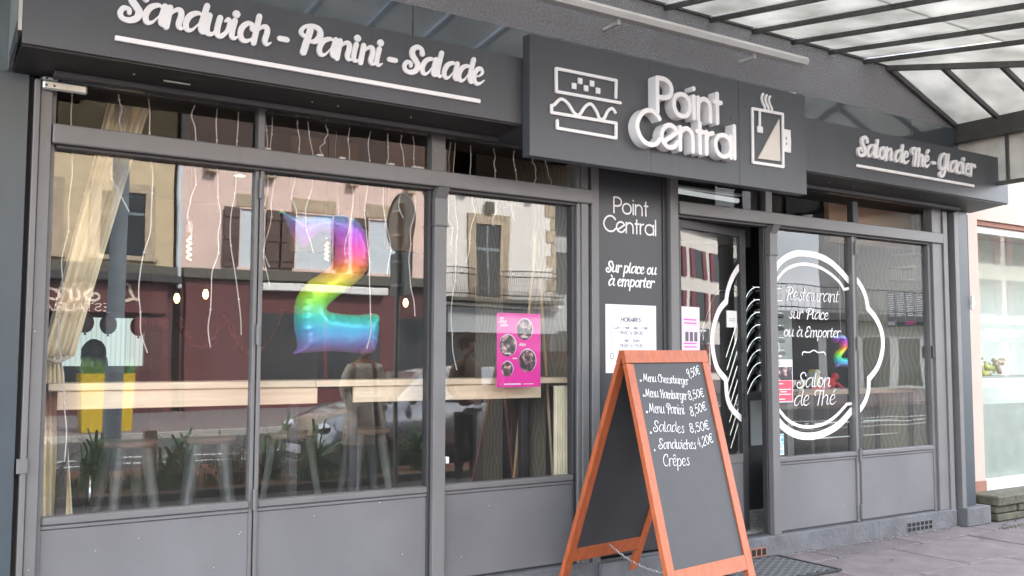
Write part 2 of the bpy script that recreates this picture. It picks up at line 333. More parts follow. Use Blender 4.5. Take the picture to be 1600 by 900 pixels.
        fs = [(i, i+1, n+i+1, n+i) for i in range(n-1)]
        c0 = cap(0, -1); c1 = cap(n-1, 1); k0 = len(vs); vs += [P(*q, D(0)) for q in c0]; k1 = len(vs); vs += [P(*q, D(n-1)) for q in c1]
        fs += [tuple([0]+list(range(k0, k0+5))+[n])[::-1], tuple([n-1]+list(range(k1, k1+5))+[2*n-1])]
        ring = list(range(n))+list(range(k1, k1+5))+list(range(2*n-1, n-1, -1))+list(range(k0+4, k0-1, -1))
        if ex:
            m_ = len(vs); allp = L+Rr+c0+c1
            vs += [P(*q, y0-ex) for q in allp]; fs += [(a, b, b+m_, a+m_) for a, b in zip(ring, ring[1:]+ring[:1])]
        return s.add(vs, fs)
    def build(s, name, m, parent=None, **kw):
        me = bpy.data.meshes.new(name); me.from_pydata(s.v, [], s.f); me.polygons.foreach_set('use_smooth', s.smooth)
        bm = bmesh.new(); bm.from_mesh(me); bmesh.ops.recalc_face_normals(bm, faces=bm.faces) if kw.pop('fix', True) else 0; bm.to_mesh(me); bm.free()
        me.materials.append(M[m] if isinstance(m, str) else m); o = bpy.data.objects.new(name, me); COL.objects.link(o)
        if parent: o.parent = parent
        for k, v in kw.items(): o[k] = v
        return o
def box(name, m, x0, x1, y0, y1, z0, z1, parent=None, b=.002, **kw): return MB().box(x0, x1, y0, y1, z0, z1, b).build(name, m, parent, **kw)
def thing(name, label, cat, loc=(0, 0, 0), rz=0, group=None):
    o = bpy.data.objects.new(name, None); COL.objects.link(o); o.location = loc; o.rotation_euler[2] = rz; o.empty_display_size = .1
    o['label'] = label; o['category'] = cat
    if group: o['group'] = group
    return o
def dup(root, loc=None, rz=None, label=None):
    def cp(o, p):
        c = o.copy(); COL.objects.link(c); c.parent = p
        for ch in o.children: cp(ch, c)
        return c
    r = cp(root, None)
    if loc is not None: r.location = loc
    if rz is not None: r.rotation_euler[2] = rz
    if label: r['label'] = label
    return r
def smooth_pts(p, k=6):
    if len(p) < 3: return p
    out = []; n = len(p)
    for i in range(n-1):
        a, b, c, d_ = p[max(0, i-1)], p[i], p[i+1], p[min(n-1, i+2)]
        for t in range(k):
            t /= k
            out.append(tuple(.5*(2*b[j]+(c[j]-a[j])*t+(2*a[j]-5*b[j]+4*c[j]-d_[j])*t*t+(3*b[j]-a[j]-3*c[j]+d_[j])*t**3) for j in range(len(b))))
    out.append(p[-1]); return out

# ------------------------------------------------------------------ two lettering alphabets drawn as strokes
CIRC = "~3.3,6.6 5,6.2 6.2,5 6.6,3.3 6.2,1.6 5,.4 3.3,0 1.6,.4 .4,1.6 0,3.3 .4,5 1.6,6.2 3.3,6.6"
SANS = {'P': (6.6, "0,0 0,10/~0,10 3,10 5,9 5.7,7.3 5,5.4 3,4.5 0,4.4"), 'o': (8.2, CIRC), 'i': (1.9, "0,0 0,6.6/.0,9 .01,9.1"), 'n': (6.9, "0,0 0,6.6/~0,3.6 .5,5.5 2.5,6.6 4.5,5.6 5.1,3.6 5.1,0"),
 't': (3.9, "1.2,0 1.2,9/0,6.4 2.8,6.4"), 'C': (9.4, "~8.7,8 7.4,9.3 5.6,10 3.2,9.6 1.2,7.8 .1,5 1,2.2 3,.4 5.4,0 7.4,.6 8.7,2"), 'e': (7.4, ".8,1.4 6.1,4.9/~6.1,4.9 5,6.2 3.3,6.7 1.4,6 .3,4.4 .1,2.6 1,1 2.8,.1 4.8,.4 6.3,2"),
 'r': (3.8, "0,0 0,6.6/~0,3.8 .7,5.8 2.6,6.6"), 'a': (8.2, CIRC+"/6.6,0 6.6,6.6"), 'l': (2, "0,0 0,10"), 'H': (8, "0,0 0,10/6.2,0 6.2,10/0,5 6.2,5"),
 'O': (11.4, "~5,10 7.6,9.3 9.4,7.4 10,5 9.4,2.6 7.6,.7 5,0 2.4,.7 .6,2.6 0,5 .6,7.4 2.4,9.3 5,10"), 'R': (7.2, "0,0 0,10/~0,10 3.4,10 5.6,7.4 3.6,5 0,4.8/2.4,4.8 5.8,0"), 'A': (8.6, "0,0 3.6,10 7.2,0/1.3,3.4 5.9,3.4"),
 'I': (2, "0,0 0,10"), 'E': (6.6, "5,10 0,10 0,0 5,0/0,5 4.4,5"), 'S': (7, "~5.4,8.6 3.2,10 .8,8.6 1.4,6.2 4.4,4.4 5.2,1.8 2.8,0 .2,1.6"), 'L': (6, "0,10 0,0 4.6,0"), 'u': (6.9, "~0,6.6 0,2.4 .8,.5 2.6,0 4.6,1 5.1,3 5.1,6.6"),
 'M': (9.2, "0,0 0,10 3.8,3 7.6,10 7.6,0"), 'J': (5, "~3.6,10 3.6,2.6 2,0 0,1.4"), 'V': (8, "0,10 3.6,0 7.2,10"), 'h': (6.9, "0,0 0,10/~0,3.6 .5,5.5 2.5,6.6 4.5,5.6 5.1,3.6 5.1,0"),
 'm': (10.4, "0,0 0,6.6/~0,4 1,6 2.6,6.6 4,5.8 4.3,4 4.3,0/~4.3,4 5.2,6 6.8,6.6 8.2,5.8 8.6,4 8.6,0"), '-': (5, "0,3.6 2.8,3.6"), ' ': (4.4, ""), '0': (7.2, "~2.8,10 5,8 5.6,5 5,2 2.8,0 .6,2 0,5 .6,8 2.8,10"), '1': (4, "0,8 2.4,10 2.4,0"),
 '2': (7, "~.2,7.6 1.6,9.8 4.4,9.4 5,6.8 2.6,3.4 0,0/0,0 5.4,0"), '3': (7, "~.4,8.8 2.6,10 5,8.4 4,5.8 2,5.2/~2,5.2 4.8,4.6 5.4,2.2 2.6,0 .2,1.4"), '4': (7.2, "4,0 4,10 0,3 5.8,3"), '5': (7, "5,10 1,10 .6,5.6/~.6,5.6 3,6.4 5.2,4.4 5,1.6 2.6,0 .2,1.2"),
 '7': (6.6, "0,10 5.4,10 1.8,0"), '8': (7.2, "~2.8,5.2 .8,7 1,9.2 2.8,10 4.8,9 4.8,7 2.8,5.2 .4,3.4 .4,1.2 2.8,0 5.2,1.2 5.2,3.4 2.8,5.2"), '9': (7, "~5,7.4 3.4,5 1,5.2 .2,7.6 1.6,9.8 4,9.6 5,7.4 5,4 3.6,0"), ',': (3, ".8,.6 .2,-1.8"), '.': (3, ".4,.2 .41,.3"),
 'N': (8.4, "0,0 0,10 6.6,0 6.6,10"), 'T': (7, "0,10 6.4,10/3.2,10 3.2,0"), 'U': (8, "~0,10 0,3.4 1,.8 3.2,0 5.4,.8 6.4,3.4 6.4,10"), 'g': (8, CIRC+"/~6.6,6.6 6.6,-1 5,-3.2 2,-3.2"), 'y': (6.6, "0,6.6 2.7,0/5.4,6.6 1.4,-3"),
 '\u20ac': (8, "~7,8.8 4.8,10 2,8.6 1,5 2,1.4 4.8,0 7,1.2/0,6.2 5.4,6.2/0,3.9 5,3.9")}
ARCH = "/~1.5,6,.5 3.6,9,.75 5.6,9.3,1 6.5,7,1 6.2,2.6,1 7.4,.7,.8 9.2,2,.4"
BOWL = "~7.4,8.6,.5 5.4,9.8,.8 2.2,8,1 .9,3.9,1 2.1,.8,.95 4.4,1.4,.6 6.8,5.4,.35/"
SCR = {'a': (9.1, BOWL+"~8.1,9.9,1 7.7,5,1 7.9,1.7,1 9.3,.7,.7 10.9,2.2,.4"), 'o': (7.8, "~4.6,9.7,.8 1.8,7.8,1 .9,4,1 2.6,.8,.9 5.2,1.2,.9 6.9,4.6,1 6.4,8,.9 4.6,9.7,.8 5,7.6,.4 7,7,.4 9,8,.4"), 'n': (8.2, "1.2,9.8 1.2,.2"+ARCH),
 'm': (13, "1.2,9.8 1.2,.2/~1.5,6,.5 3.6,9,.75 5.4,9.3,1 6,7,1 6,.2,1/~6.2,6,.5 8.4,9,.75 10.2,9.3,1 11,7,1 10.8,2.6,1 12,.7,.8 13.6,2,.4"), 'u': (8.6, "~1.3,9.8 1,5 1.2,1.8 2.8,.6,.9 4.8,1.8,.6 6.2,4.4,.4/~6.8,9.8 6.5,5 6.6,1.8 8,.7,.8 9.6,2,.4"),
 'i': (4, "~1.4,9.6 1.1,5 1.3,1.8 2.6,.7,.8 4.2,2,.4/1.5,13,1.35 1.51,13.1,1.35"), 'l': (4, "~1.7,14.2 1.2,8 1.1,3 2.6,.7,.8 4.2,2,.4"), 'd': (9.2, BOWL+"~8.5,14.2 8,9 7.7,3 9,.7,.8 10.8,2.2,.4"), 'h': (8.4, "1.5,14.2 1.2,.2"+ARCH),
 'c': (6.6, "~6.2,7.2,1.1 5.6,9.2,.9 3.6,9.6,.9 1.5,7.4,1 .9,4,1 2.2,1,1 4.6,.6,.8 7.2,2.8,.4"), 'e': (6.8, "~1.6,4.4,.45 4.4,5.4,.55 5.8,7.6,.75 4.6,9.6,.85 2.4,8.8,1 1,5.4,1 1.6,1.9,1 3.6,.5,.9 5.8,1.4,.6 7.6,3.2,.4"),
 'w': (11.4, "~1.2,9.8 1,4.6 1.6,1.2 3.4,.7,.85 5,2.6,.6 6,9.6,.9/~6,9.6 5.7,4.6 6.2,1.2 8,.6,.9 10.2,3.6,.8 10.6,8,.8 9.8,9.6,.85 8.6,8.4,.6"), 'r': (5.9, "1.2,9.8 1.2,.2/~1.5,6,.5 3.2,9,.75 5.2,9.8,.9 6,8.6,1.1"),
 'p': (8, "1.4,9.8 1,-5/~1.5,6,.5 3.6,9.6,.8 6.3,8.4,1 6.9,4.6,1 5.2,.8,1 2.6,1,.7"), 't': (4.8, "~2.2,13 1.5,6 1.6,1.8 3,.7,.8 4.8,2.2,.4/.2,9.6,.7 4.6,9.6,.7"), 's': (6, "~.6,2.2,.8 2.8,.4,.9 5,2.2,1 4,5.4,.9 2.4,7.8,.8 3.8,9.9,.8 5.4,8.4,.8"),
 'g': (8.9, BOWL+"~8,9.9 7.4,-1 5.4,-4.6 2.4,-4.6 2,-2.2,.6 6,.4,.4 9.6,2.4,.4"), 'b': (7.6, "~1.8,14.2 1.2,6 1.4,1.8 3.2,.5 5.8,1.8 6.4,6 4.6,9.2,.8 2,7,.5"),
 'S': (9.8, "~9.4,11.6,1.1 8.6,14,.9 6,14.8,1 3.7,13,1.1 3.9,10,1.2 6,7.4,1.2 7.9,4.8,1.2 7.4,1.8,1.1 4.8,.1,1 1.8,.5,.9 .4,3,.9 1.4,5.4,.9 3.6,5.2,.8 4,3.6,.8"), 'P': (9.8, "4.7,12.6,1.25 3.4,.2,1.25/~2.4,8.6,.8 .5,10.4,.9 1.6,13.4,.8 5.4,14.8,.85 9,13.4,1.1 9.9,10,1.2 8,7,1 5,6.4,.7"),
 'T': (8, "~1.4,9.2,.9 .1,11,.9 1.6,13.6,.9 5,13.8,.9 9.6,13.4,.9/~6,13.6 5.2,6 4.7,.2"), 'G': (9.4, "~8,10.6,1.1 7.6,13.4,.8 5,14.2,.9 2.2,11.6,1 1,6.6,1 2.2,2,1 4.8,1,.9 7,4,.7 8,8.6,.6/~8.2,8.8 7.8,1 6.4,-3.8 3.4,-5,.9 1.8,-3,.9 3.4,-1.2,.6"),
 'R': (10.2, "4.7,12.6,1.2 3.4,.2,1.2/~2.4,8.6,.8 .5,10.4,.9 1.6,13.4,.8 5.4,14.8,.85 9,13.4,1.1 9.4,10,1.2 7.6,7.4,1 5,7,.7/~6.4,7.2,.8 7.6,3,1 9,.8,.9 11,2,.4"), 'E': (8.8, "~8,12 6.4,14.6 3.2,13.4 3,9.8 5.6,8.4,.8/~5.6,8.4,.8 2,7 1,3.2 3.4,.3 7,1.2,.8 8.8,3,.4"),
 'L': (9, "~7,12.4 5.4,14.4 3.6,12.6 3.4,6 2,1.2,.8 1,.8,.8/~1,1.6,.8 4,1.4 6.6,.2 8.6,1.6,.6"), 'M': (12, "~.2,1.4 1.4,3 2.4,9 3,13.4/3,13.4 5.6,3.4/5.6,3.4,.7 9.4,13.8,.7/~9.4,13.8 9.2,5 9.6,1.6 11,.7,.8 12.6,2,.4"), 'C': (9, "~8.2,10.8 7.2,14 4.2,13.8 1.6,10.4 1,5.6 2.8,1.2 6,.6,.8 9,3,.4"), 'H': (10.2, "~.4,10.6 1.6,13.4 2.6,12 2.4,.2/8.6,14 8.2,.2/2.4,7,.7 8.4,7.4,.7"), '-': (6.4, "1,5 4.4,5"), ' ': (4.6, "")}
ACC = {'\u00e9': ('e', "/3.6,11.8,.7 5.4,14.4,1"), '\u00e0': ('a', "/3,14.4,1 4.8,11.8,.7"), '\u00ea': ('e', "/1.6,11.6,.7 3.8,14.2 6,11.6,.7")}
def strokes(font, ch):
    tab, sl_ = (SANS, 0) if font == 'sans' else (SCR, .16)
    if ch in ACC and font != 'sans': b, x = ACC[ch]; adv, s_ = tab[b]; s_ += x
    elif ch == '\u00e0': adv, s_ = tab['a']; s_ += "/1.6,9.6 3.4,7.8"
    else: adv, s_ = tab[ch]
    out = []
    for st in filter(None, s_.split('/')):
        sm = st[0] == '~'; pts = []
        for q in st.lstrip('~').split():
            q = [float(v) for v in q.split(',')]; pts.append((q[0]+sl_*q[1], q[1], q[2] if len(q) > 2 else 1.))
        out.append(smooth_pts(pts, 5) if sm else pts)
    return adv, out
def letters(font, txt, x0, x1, z0, unit, wd, P, depth, ex=0, one=True, slope=0, jit=0):
    """list of MB, one per letter (or a single MB): the text runs from x0 to x1, unit = size of 10 drawing units in metres"""
    tot = sum(strokes(font, c)[0] for c in txt)-(1.2 if font == 'sans' else .6); sx = (x1-x0)/tot; sz = unit/10; x = 0; out = []; k = 0; cur = MB()
    for c in txt:
        adv, ss = strokes(font, c); jz = random.uniform(-jit, jit); js = 1+random.uniform(-jit, jit)*12
        for st in ss:
            pts = [(x0+(x+a)*sx, z0+slope*(x+a)*sx+jz+b*sz*js) for a, b, w_ in st]; ws = [(w_**1.5 if w_ < 1 else w_)*wd for a, b, w_ in st]
            cur.ribbon(pts, ws, P, depth, ex, off=4e-4*(k % 5)+(0 if k % 2 else 1.1e-4)); k += 1
        x += adv
        if not one and ss: out.append(cur); cur = MB()
    return [cur] if one else out
def front(y): return lambda u, v, d_: (u, y-d_, v)      # plane facing the street

# ------------------------------------------------------------------ ground and pavement
MB().box(-60, 90, -60, -22.6, -.3, -.01).build('ground', 'asphalt', kind='structure')
MB().box(-60, 90, -15.0, -8.45, -.3, -.12).build('road', 'asphalt', kind='structure')
MB().box(-60, 90, -8.45, 12, -.3, -.012).build('pavement_base', 'joint', kind='structure')
pav = bpy.data.objects.new('pavement', None); COL.objects.link(pav); pav['kind'] = 'structure'
row = 0; y = -.33
slabs = {}
def slab_mesh(wd, dp, i):
    k = (round(wd, 2), round(dp, 2), i)
    if k not in slabs:
        o = MB().box(-wd/2, wd/2, -dp/2, dp/2, -.05, 0, .004).build('slab', 'slab%d' % i, pav); slabs[k] = o; return o
    o = slabs[k].copy(); COL.objects.link(o); return o
yy = [.0, -.345, -1.0, -1.66, -2.32, -2.98, -3.64, -4.3, -5.0]
for j in range(8):
    dp = yy[j]-yy[j+1]; off = [.05, -.36, .08, -.4][j % 4]
    n0, n1 = (-2, 13) if j < 3 else (-2, 9)
    for i in range(n0, n1):
        wd = 1.04; cx = i*1.05+off+.27
        o = slab_mesh(wd-.012, dp-.012, random.choice([0, 0, 1, 1, 2, 3]))
        o.location = (cx, (yy[j]+yy[j+1])/2, random.uniform(-.004, .002)-.0); o.rotation_euler = (random.uniform(-.003, .003), random.uniform(-.003, .003), 0)
# mossy dirt seams near the neighbour's steps
g = MB()
for k in range(900):
    a = random.random(); x_ = 8.3+random.expovariate(1.2)*.9; y_ = random.choice([-.345, -1.0])+random.gauss(0, .02) if a < .5 else random.uniform(-.45, .0)
    if a >= .5: x_ = random.uniform(8.4, 11)
    h = random.uniform(.004, .014); t = random.uniform(0, 6.28)
    g.add([(x_, y_, 0), (x_+.012*math.cos(t), y_+.012*math.sin(t), 0), (x_+.01*math.cos(t+1), y_+.01*math.sin(t+1), h)], [(0, 1, 2)])
g.build('moss_and_weeds', 'moss', kind='stuff', label='green moss and weeds in the joints by the stone step', category='moss', fix=False)
# lime runs along the foot of the shop plinth
g = MB()
for k in range(420):
    x_ = random.uniform(5.7, 8.1); y_ = -.065-abs(random.gauss(0, .02)); s_ = random.uniform(.004, .016); t = random.uniform(0, 6)
    g.add([(x_+s_*math.cos(t+q*1.57)*random.uniform(.6, 1.4), y_+s_*.7*math.sin(t+q*1.57), .004+random.uniform(0, .003)) for q in range(4)], [(0, 1, 2, 3)])
for seg in (((6.1, -.2), (6.55, -.345), (7.5, -.35), (7.9, -.345)), ((5.9, -.12), (6.1, -.2))):
    for a, b in zip(seg, seg[1:]):
        for q in range(34):
            t = random.random(); x_, y_ = a[0]+(b[0]-a[0])*t, a[1]+(b[1]-a[1])*t+random.gauss(0, .014); s_ = random.uniform(.002, .007)
            g.add([(x_-s_, y_-s_, .005), (x_+s_, y_-s_*.5, .0052), (x_+s_*.6, y_+s_, .0054), (x_-s_, y_+s_*.7, .0056)], [(0, 1, 2, 3)])
g.build('lime_crumbs', 'kerb', kind='stuff', label='pale mortar crumbs along the foot of the shop plinth', category='mortar crumbs', fix=False)
for i, (x, y) in enumerate(((6.35, -.62), (7.25, -.24), (8.3, -.75), (6.95, -.95), (7.7, -.52), (9.1, -.6), (5.95, -.9), (8.75, -.35))):
    r_ = random.uniform(.008, .018); MB().add([(x+r_*math.cos(q)*random.uniform(.7, 1.2), y+r_*math.sin(q)*random.uniform(.7, 1.2), .0045) for q in [k*.785 for k in range(8)]], [tuple(range(8))]).build('gum_spot', 'kerb' if i % 2 else 'joint', pav, fix=False)
# kerbs, planted bed, far side
for nm, a, b, z in (('kerb', -8.45, -8.33, .0), ('kerb', -15.12, -15.0, .0)):
    for i in range(14):
        MB().box(-4+i*2, -2.02+i*2, a, b, -.2, z+.003, .01).build(nm, 'kerb', pav)
MB().box(-60, 90, -22.6, -15.12, -.2, -.002).build('far_pavement', 'slab1', kind='structure')
for a, b in ((-10.35, -10.25), (-11.3, -11.22)):
    MB().box(-30, 40, a, b, -.121, -.116).build('road_marking', 'road_paint', kind='structure')
bed = thing('planting_bed', 'kerbed bed of bark mulch between pavement and road', 'planting bed', (0, 0, 0))
MB().box(-3, 7.5, -6.45, -5.47, -.1, .045).build('soil', 'mulch', bed); MB().box(-3, 4.3, -8.2, -6.45, -.1, .044).build('soil', 'mulch', bed)
MB().box(-3.1, 7.6, -5.47, -5.38, -.1, .075, .01).build('kerb_edge', 'old_stone', bed)
def plant(x, y, kind, label):
    t = thing('shrub' if kind == 'twig' else 'daffodil_clump', label, 'plant', (x, y, .04), random.uniform(0, 6), 'plants in the bark bed')
    g = MB(); fl = MB()
    for k in range(64 if kind != 'twig' else 70):
        a = random.uniform(0, 6.28); h = random.uniform(.3, .66) if kind != 'twig' else random.uniform(.25, .6); sp = random.uniform(.03, .30); c, s_ = math.cos(a), math.sin(a)
        h *= random.uniform(.75, 1.25); b0 = random.uniform(-.10, .10); b1 = random.uniform(-.10, .10); dr_ = random.uniform(.5, 1); pts = [(b0+.03*c, b1+.03*s_, 0), (b0+c*sp*.4, b1+s_*sp*.4, h*.65), (b0+c*sp*1.3, b1+s_*sp*1.3, h*dr_)]
        if kind != 'twig':
            w_ = .016; nx, ny = -s_*w_, c*w_
            g.add([(p[0]+nx*f, p[1]+ny*f, p[2]) for p in pts for f in (1, -1)], [(0, 1, 3, 2), (2, 3, 5, 4)])
        else:
            g.tube(pts, [.005, .004, .002], 4)
            for q in range(5): 
                tt = random.uniform(.3, 1); p = Vector(pts[0]).lerp(Vector(pts[2]), tt); fl.ball(p, .018, .012, .010, 5, 3)
    g.build('leaves' if kind != 'twig' else 'stems', random.choice(['leaf', 'leaf_dark']) if kind != 'twig' else 'twig', t, fix=False)
    if kind == 'flower':
        for k in range(4):
            a = random.uniform(0, 6.28); sp = random.uniform(.02, .14); h = random.uniform(.36, .5)
            st = MB().tube([(0, 0, 0), (math.cos(a)*sp, math.sin(a)*sp, h)], .004, 5).build('stem', 'leaf', t)
            f = MB().lathe([(.01, 0), (.016, .02), (.022, .035)], (math.cos(a)*sp, math.sin(a)*sp, h), 8)
            for q in range(6):
                b_ = q*1.047; x_, y_ = math.cos(a)*sp, math.sin(a)*sp
                f.add([(x_, y_, h), (x_+.03*math.cos(b_-.35), y_+.03*math.sin(b_-.35), h+.006), (x_+.05*math.cos(b_), y_+.05*math.sin(b_), h+.004), (x_+.03*math.cos(b_+.35), y_+.03*math.sin(b_+.35), h+.006)], [(0, 1, 2, 3)])
            f.build('flower', 'flower', st, fix=False)
    elif kind == 'twig': fl.build('buds', 'leaf_dark', t)
for i, (x, y, k, lb) in enumerate([(1.5, -5.9, 'leaf', 'tall strappy green clump at the left end of the bark bed'), (2.15, -6.9, 'leaf', 'low green clump just left of the thick grey pole'), (2.75, -5.9, 'leaf', 'green strappy clump beside the thick grey pole'),
        (3.05, -6.6, 'leaf', 'dark green clump right of the thick grey pole'), (3.45, -5.95, 'twig', 'brown twiggy shrub in front of the stool legs'), (4.0, -6.2, 'flower', 'clump of yellow daffodils beside the trench coat'), (4.35, -5.8, 'leaf', 'green clump at the feet of the trench coat'),
        (4.9, -6.0, 'twig', 'twiggy shrub with buds in front of the silver car'), (5.3, -6.1, 'twig', 'thin twiggy shrub near the car wheel'), (5.9, -6.0, 'leaf', 'low green clump right of the sign pole'), (.9, -6.6, 'leaf', 'low green clump seen at the left window edge')]):
    plant(x, y, k, lb)

g = MB()
for k in range(5200):
    x = random.uniform(-1, 7.4); y = random.uniform(-6.4, -5.5) if x > 4.2 or random.random() < .5 else random.uniform(-8.1, -5.5)
    if (math.sin(x*2.3+y*1.7)+math.sin(x*.9-y*3.1)) < .1: continue
    h = random.uniform(.02, .20); a = random.uniform(0, 6.28); q = random.uniform(.02, .05); z0 = .045
    g.add([(x, y, z0), (x+q*math.cos(a), y+q*math.sin(a), z0+h*.7), (x+q*1.6*math.cos(a+.4), y+q*1.6*math.sin(a+.4), z0+h)], [(0, 1, 2)])
g.build('ground_cover', 'leaf_dark', kind='stuff', label='low green ground cover among the bark of the planted bed', category='ground cover', fix=False)
# ------------------------------------------------------------------ the shop building
shop = thing('shop_building', 'grey rendered building with a dark grey shopfront of tall windows under a glass canopy', 'building')
def wallx(x0, x1, z0, z1, y0=0, y1=.3, m='roughcast', nm='wall', p=shop, b=0): return box(nm, m, x0, x1, y0, y1, z0, z1, p, b)
wallx(-4, 8.45, 3.64, 9.0)                                  # roughcast upper wall
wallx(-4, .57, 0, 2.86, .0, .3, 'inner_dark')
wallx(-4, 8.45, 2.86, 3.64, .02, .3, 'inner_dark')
box('roof', 'roof_dark', -4, 8.45, .3, 8, 8.8, 9, shop); box('rear_wall', 'roughcast', -4, 8.45, 8, 8.3, 0, 9, shop); box('side_wall', 'roughcast', -4.3, -4, 0, 8.3, 0, 9, shop)
box('side_wall', 'roughcast', 8.35, 8.447, .31, 8, 0, 8.79, shop)
# glossy blue grey cladding
for a, b in ((-4, -1.56), (-1.555, .35), (.355, 2.62), (2.625, 5.05), (5.055, 7.62), (7.625, 8.35)):
    box('cladding_panel', 'gloss_panel', a, b, -.03, .019, 2.862, 3.64, shop, .0015)
for a, b in ((-1.6, -.55), (-.545, .545)): box('cladding_panel', 'satin_panel', a, b, -.045, -.001, .0, 2.858, shop, .0015)
box('cladding_panel', 'satin_panel', 8.238, 8.41, -.055, .2, .165, 2.858, shop, .0015)
wallx(8.2, 8.45, 0, 2.86, .005, .3, 'inner_dark')
# plinth
def plinth(x0, x1, y0=-.06, z=.155, nm='plinth'): return box(nm, 'plinth', x0, x1, y0, .3, 0, z, shop, .006)
plinth(.55, 4.02); plinth(4.022, 5.05, -.02, .15); plinth(5.052, 8.10); plinth(8.15, 8.52, -.13, .162)
box('threshold_step', 'plinth', 4.02, 4.86, -.10, -.022, 0, .145, shop, .006)
def vent(x0, x1, z0, z1, cols, rows):
    v = box('vent_brick', 'brick' if cols < 6 else 'plinth', x0, x1, -.064, -.0605, z0, z1, shop, 0)
    for i in range(cols):
        for j in range(rows):
            a = x0+(i+.15)*(x1-x0)/cols; b = x0+(i+.85)*(x1-x0)/cols; c = z0+(j+.12)*(z1-z0)/rows; d_ = z0+(j+.85)*(z1-z0)/rows
            box('vent_hole', 'hole', a, b, -.0665, -.0645, c, d_, v, 0)
vent(7.36, 7.72, .02, .10, 6, 2); vent(5.40, 5.62, .02, .085, 4, 1)
# posts and frames: (name, x0, x1, y0, z0, z1, material)
F = 'frame_grey'
for nm, a, b, yf, z0, z1, mt in (('shutter_rail', .568, .594, -.06, 0, 2.84, F), ('post', .596, .650, -.045, 0, 2.86, F), ('frame_stile', .652, .672, -.012, .155, 2.86, F),
        ('frame_stile', 1.677, 1.697, -.012, .155, 2.533, F), ('frame_stile', 1.703, 1.724, -.02, .155, 2.533, F), ('mullion', 1.686, 1.722, -.015, 2.637, 2.87, F),
        ('frame_stile', 2.752, 2.773, -.012, .155, 2.533, 'frame_dark'), ('post', 2.777, 2.860, -.045, .0, 2.30, F), ('mullion', 2.768, 2.862, -.02, 2.637, 2.87, F),
        ('frame_stile', 3.842, 3.866, -.012, .155, 2.533, 'frame_dark'), ('frame_stile', 3.870, 3.900, -.03, .02, 2.86, F), ('post', 3.903, 3.960, -.04, .0, 2.86, F), ('groove', 3.961, 3.983, -.005, .16, 2.86, 'frame_dark'), ('post', 3.985, 4.047, -.045, .0, 2.86, F),
        ('groove', 4.660, 4.70, -.01, .15, 2.80, 'frame_dark'), ('post', 4.703, 4.780, -.045, .0, 2.80, F),
        ('post', 5.735, 5.815, -.045, .155, 2.30, F), ('mullion', 5.725, 5.80, -.02, 2.637, 2.82, F), ('groove', 5.715, 5.733, -.0, .155, 2.533, 'frame_dark'),
        ('frame_stile', 6.768, 6.798, -.02, .155, 2.533, F), ('frame_stile', 6.803, 6.838, -.012, .155, 2.533, 'frame_dark'), ('mullion', 6.80, 6.865, -.015, 2.637, 2.82, 'frame_dark'),
        ('frame_stile', 7.848, 7.885, -.012, .155, 2.533, F), ('post', 7.888, 8.03, -.035, .155, 2.86, F), ('shutter_rail', 8.034, 8.10, -.05, 0, 2.84, F), ('groove', 8.101, 8.168, -.01, 0, 2.84, 'frame_dark'), ('shutter_rail', 8.17, 8.232, -.075, 0, 2.84, F)):
    box(nm, mt, a, b, yf, .05 if nm != 'groove' else .049, z0, z1, shop, .003)
for x0, x1 in ((2.777, 2.860), (5.735, 5.815)):        # capitals of the two pilasters
    c = MB().box(x0-.002, x1+.002, -.052, .05, 2.303, 2.47, .003); c.prism([(-.052, 2.47), (-.09, 2.53), (.05, 2.53), (.05, 2.47)], 'x', x0+.004, x1-.004); c.box(x0-.012, x1+.012, -.056, .05, 2.296, 2.304, .002)
    c.build('capital', F, shop)
box('transom', F, .655, 3.984, -.062, .05, 2.537, 2.634, shop, .006); box('transom_lip', 'frame_dark', .675, 3.86, -.03, .049, 2.519, 2.536, shop, .002)
box('transom', F, 4.783, 8.02, -.062, .05, 2.537, 2.632, shop, .006); box('transom_lip', 'frame_dark', 4.785, 7.88, -.03, .049, 2.519, 2.536, shop, .002)
# glazed bays
def bay(x0, x1, gl, up=True, ztop=2.86, ugl='upper_glass'):
    b = bpy.data.objects.new('window', None); COL.objects.link(b); b.parent = shop
    box('bottom_rail', F, x0, x1, -.022, .05, .693, .730, b, .006); box('rail_bead', 'panel_grey', x0, x1, -.012, .05, .672, .690, b, .003)
    box('lower_panel', 'panel_grey', x0, x1, -.004, .04, .168, .669, b, .002)
    box('pane', gl, x0, x1, .022, .028, .730, 2.52, b, 0)
    if up: box('upper_pane', ugl, x0+.01, x1-.01, .022, .028, 2.63, ztop, b, 0)
bay(.672, 1.677, 'shop_glass'); bay(1.724, 2.752, 'shop_glass'); bay(2.862, 3.842, 'shop_glass')
bay(5.817, 6.768, 'right_glass', ztop=2.83); bay(6.838, 7.848, 'right_glass', ztop=2.83)
box('pane', 'upper_glass', 4.79, 5.72, .022, .028, 2.63, 2.83, shop, 0)
box('dark_seal', 'frame_dark', .60, 8.03, .0, .05, .157, .166, shop, 0)
for x, z in ((1.702, .74), (1.702, 1.62), (1.702, 2.42), (6.802, .70), (6.802, 1.62), (6.802, .24), (6.802, 2.42)):    # hinges
    MB().tube([(x, -.03, z-.055), (x, -.03, z+.055)], .011, 10).tube([(x, -.03, z-.003), (x, -.03, z+.003)], .0125, 10).build('hinge', F, shop)
for x, z in ((.92, .55), (1.12, .59), (1.5, .40), (1.63, .56), (1.64, .57), (2.05, .62), (2.6, .35), (2.45, .66), (3.2, .58), (6.05, .33), (7.78, .34), (6.6, .30), (.61, 1.62), (.62, .5), (3.0, .29)):
    MB().ball((x, -.0045 if x > .65 else -.0455, z), random.uniform(.0015, .004), .001, random.uniform(.0015, .004), 6, 4).build('paint_chip', 'white_plastic', shop)
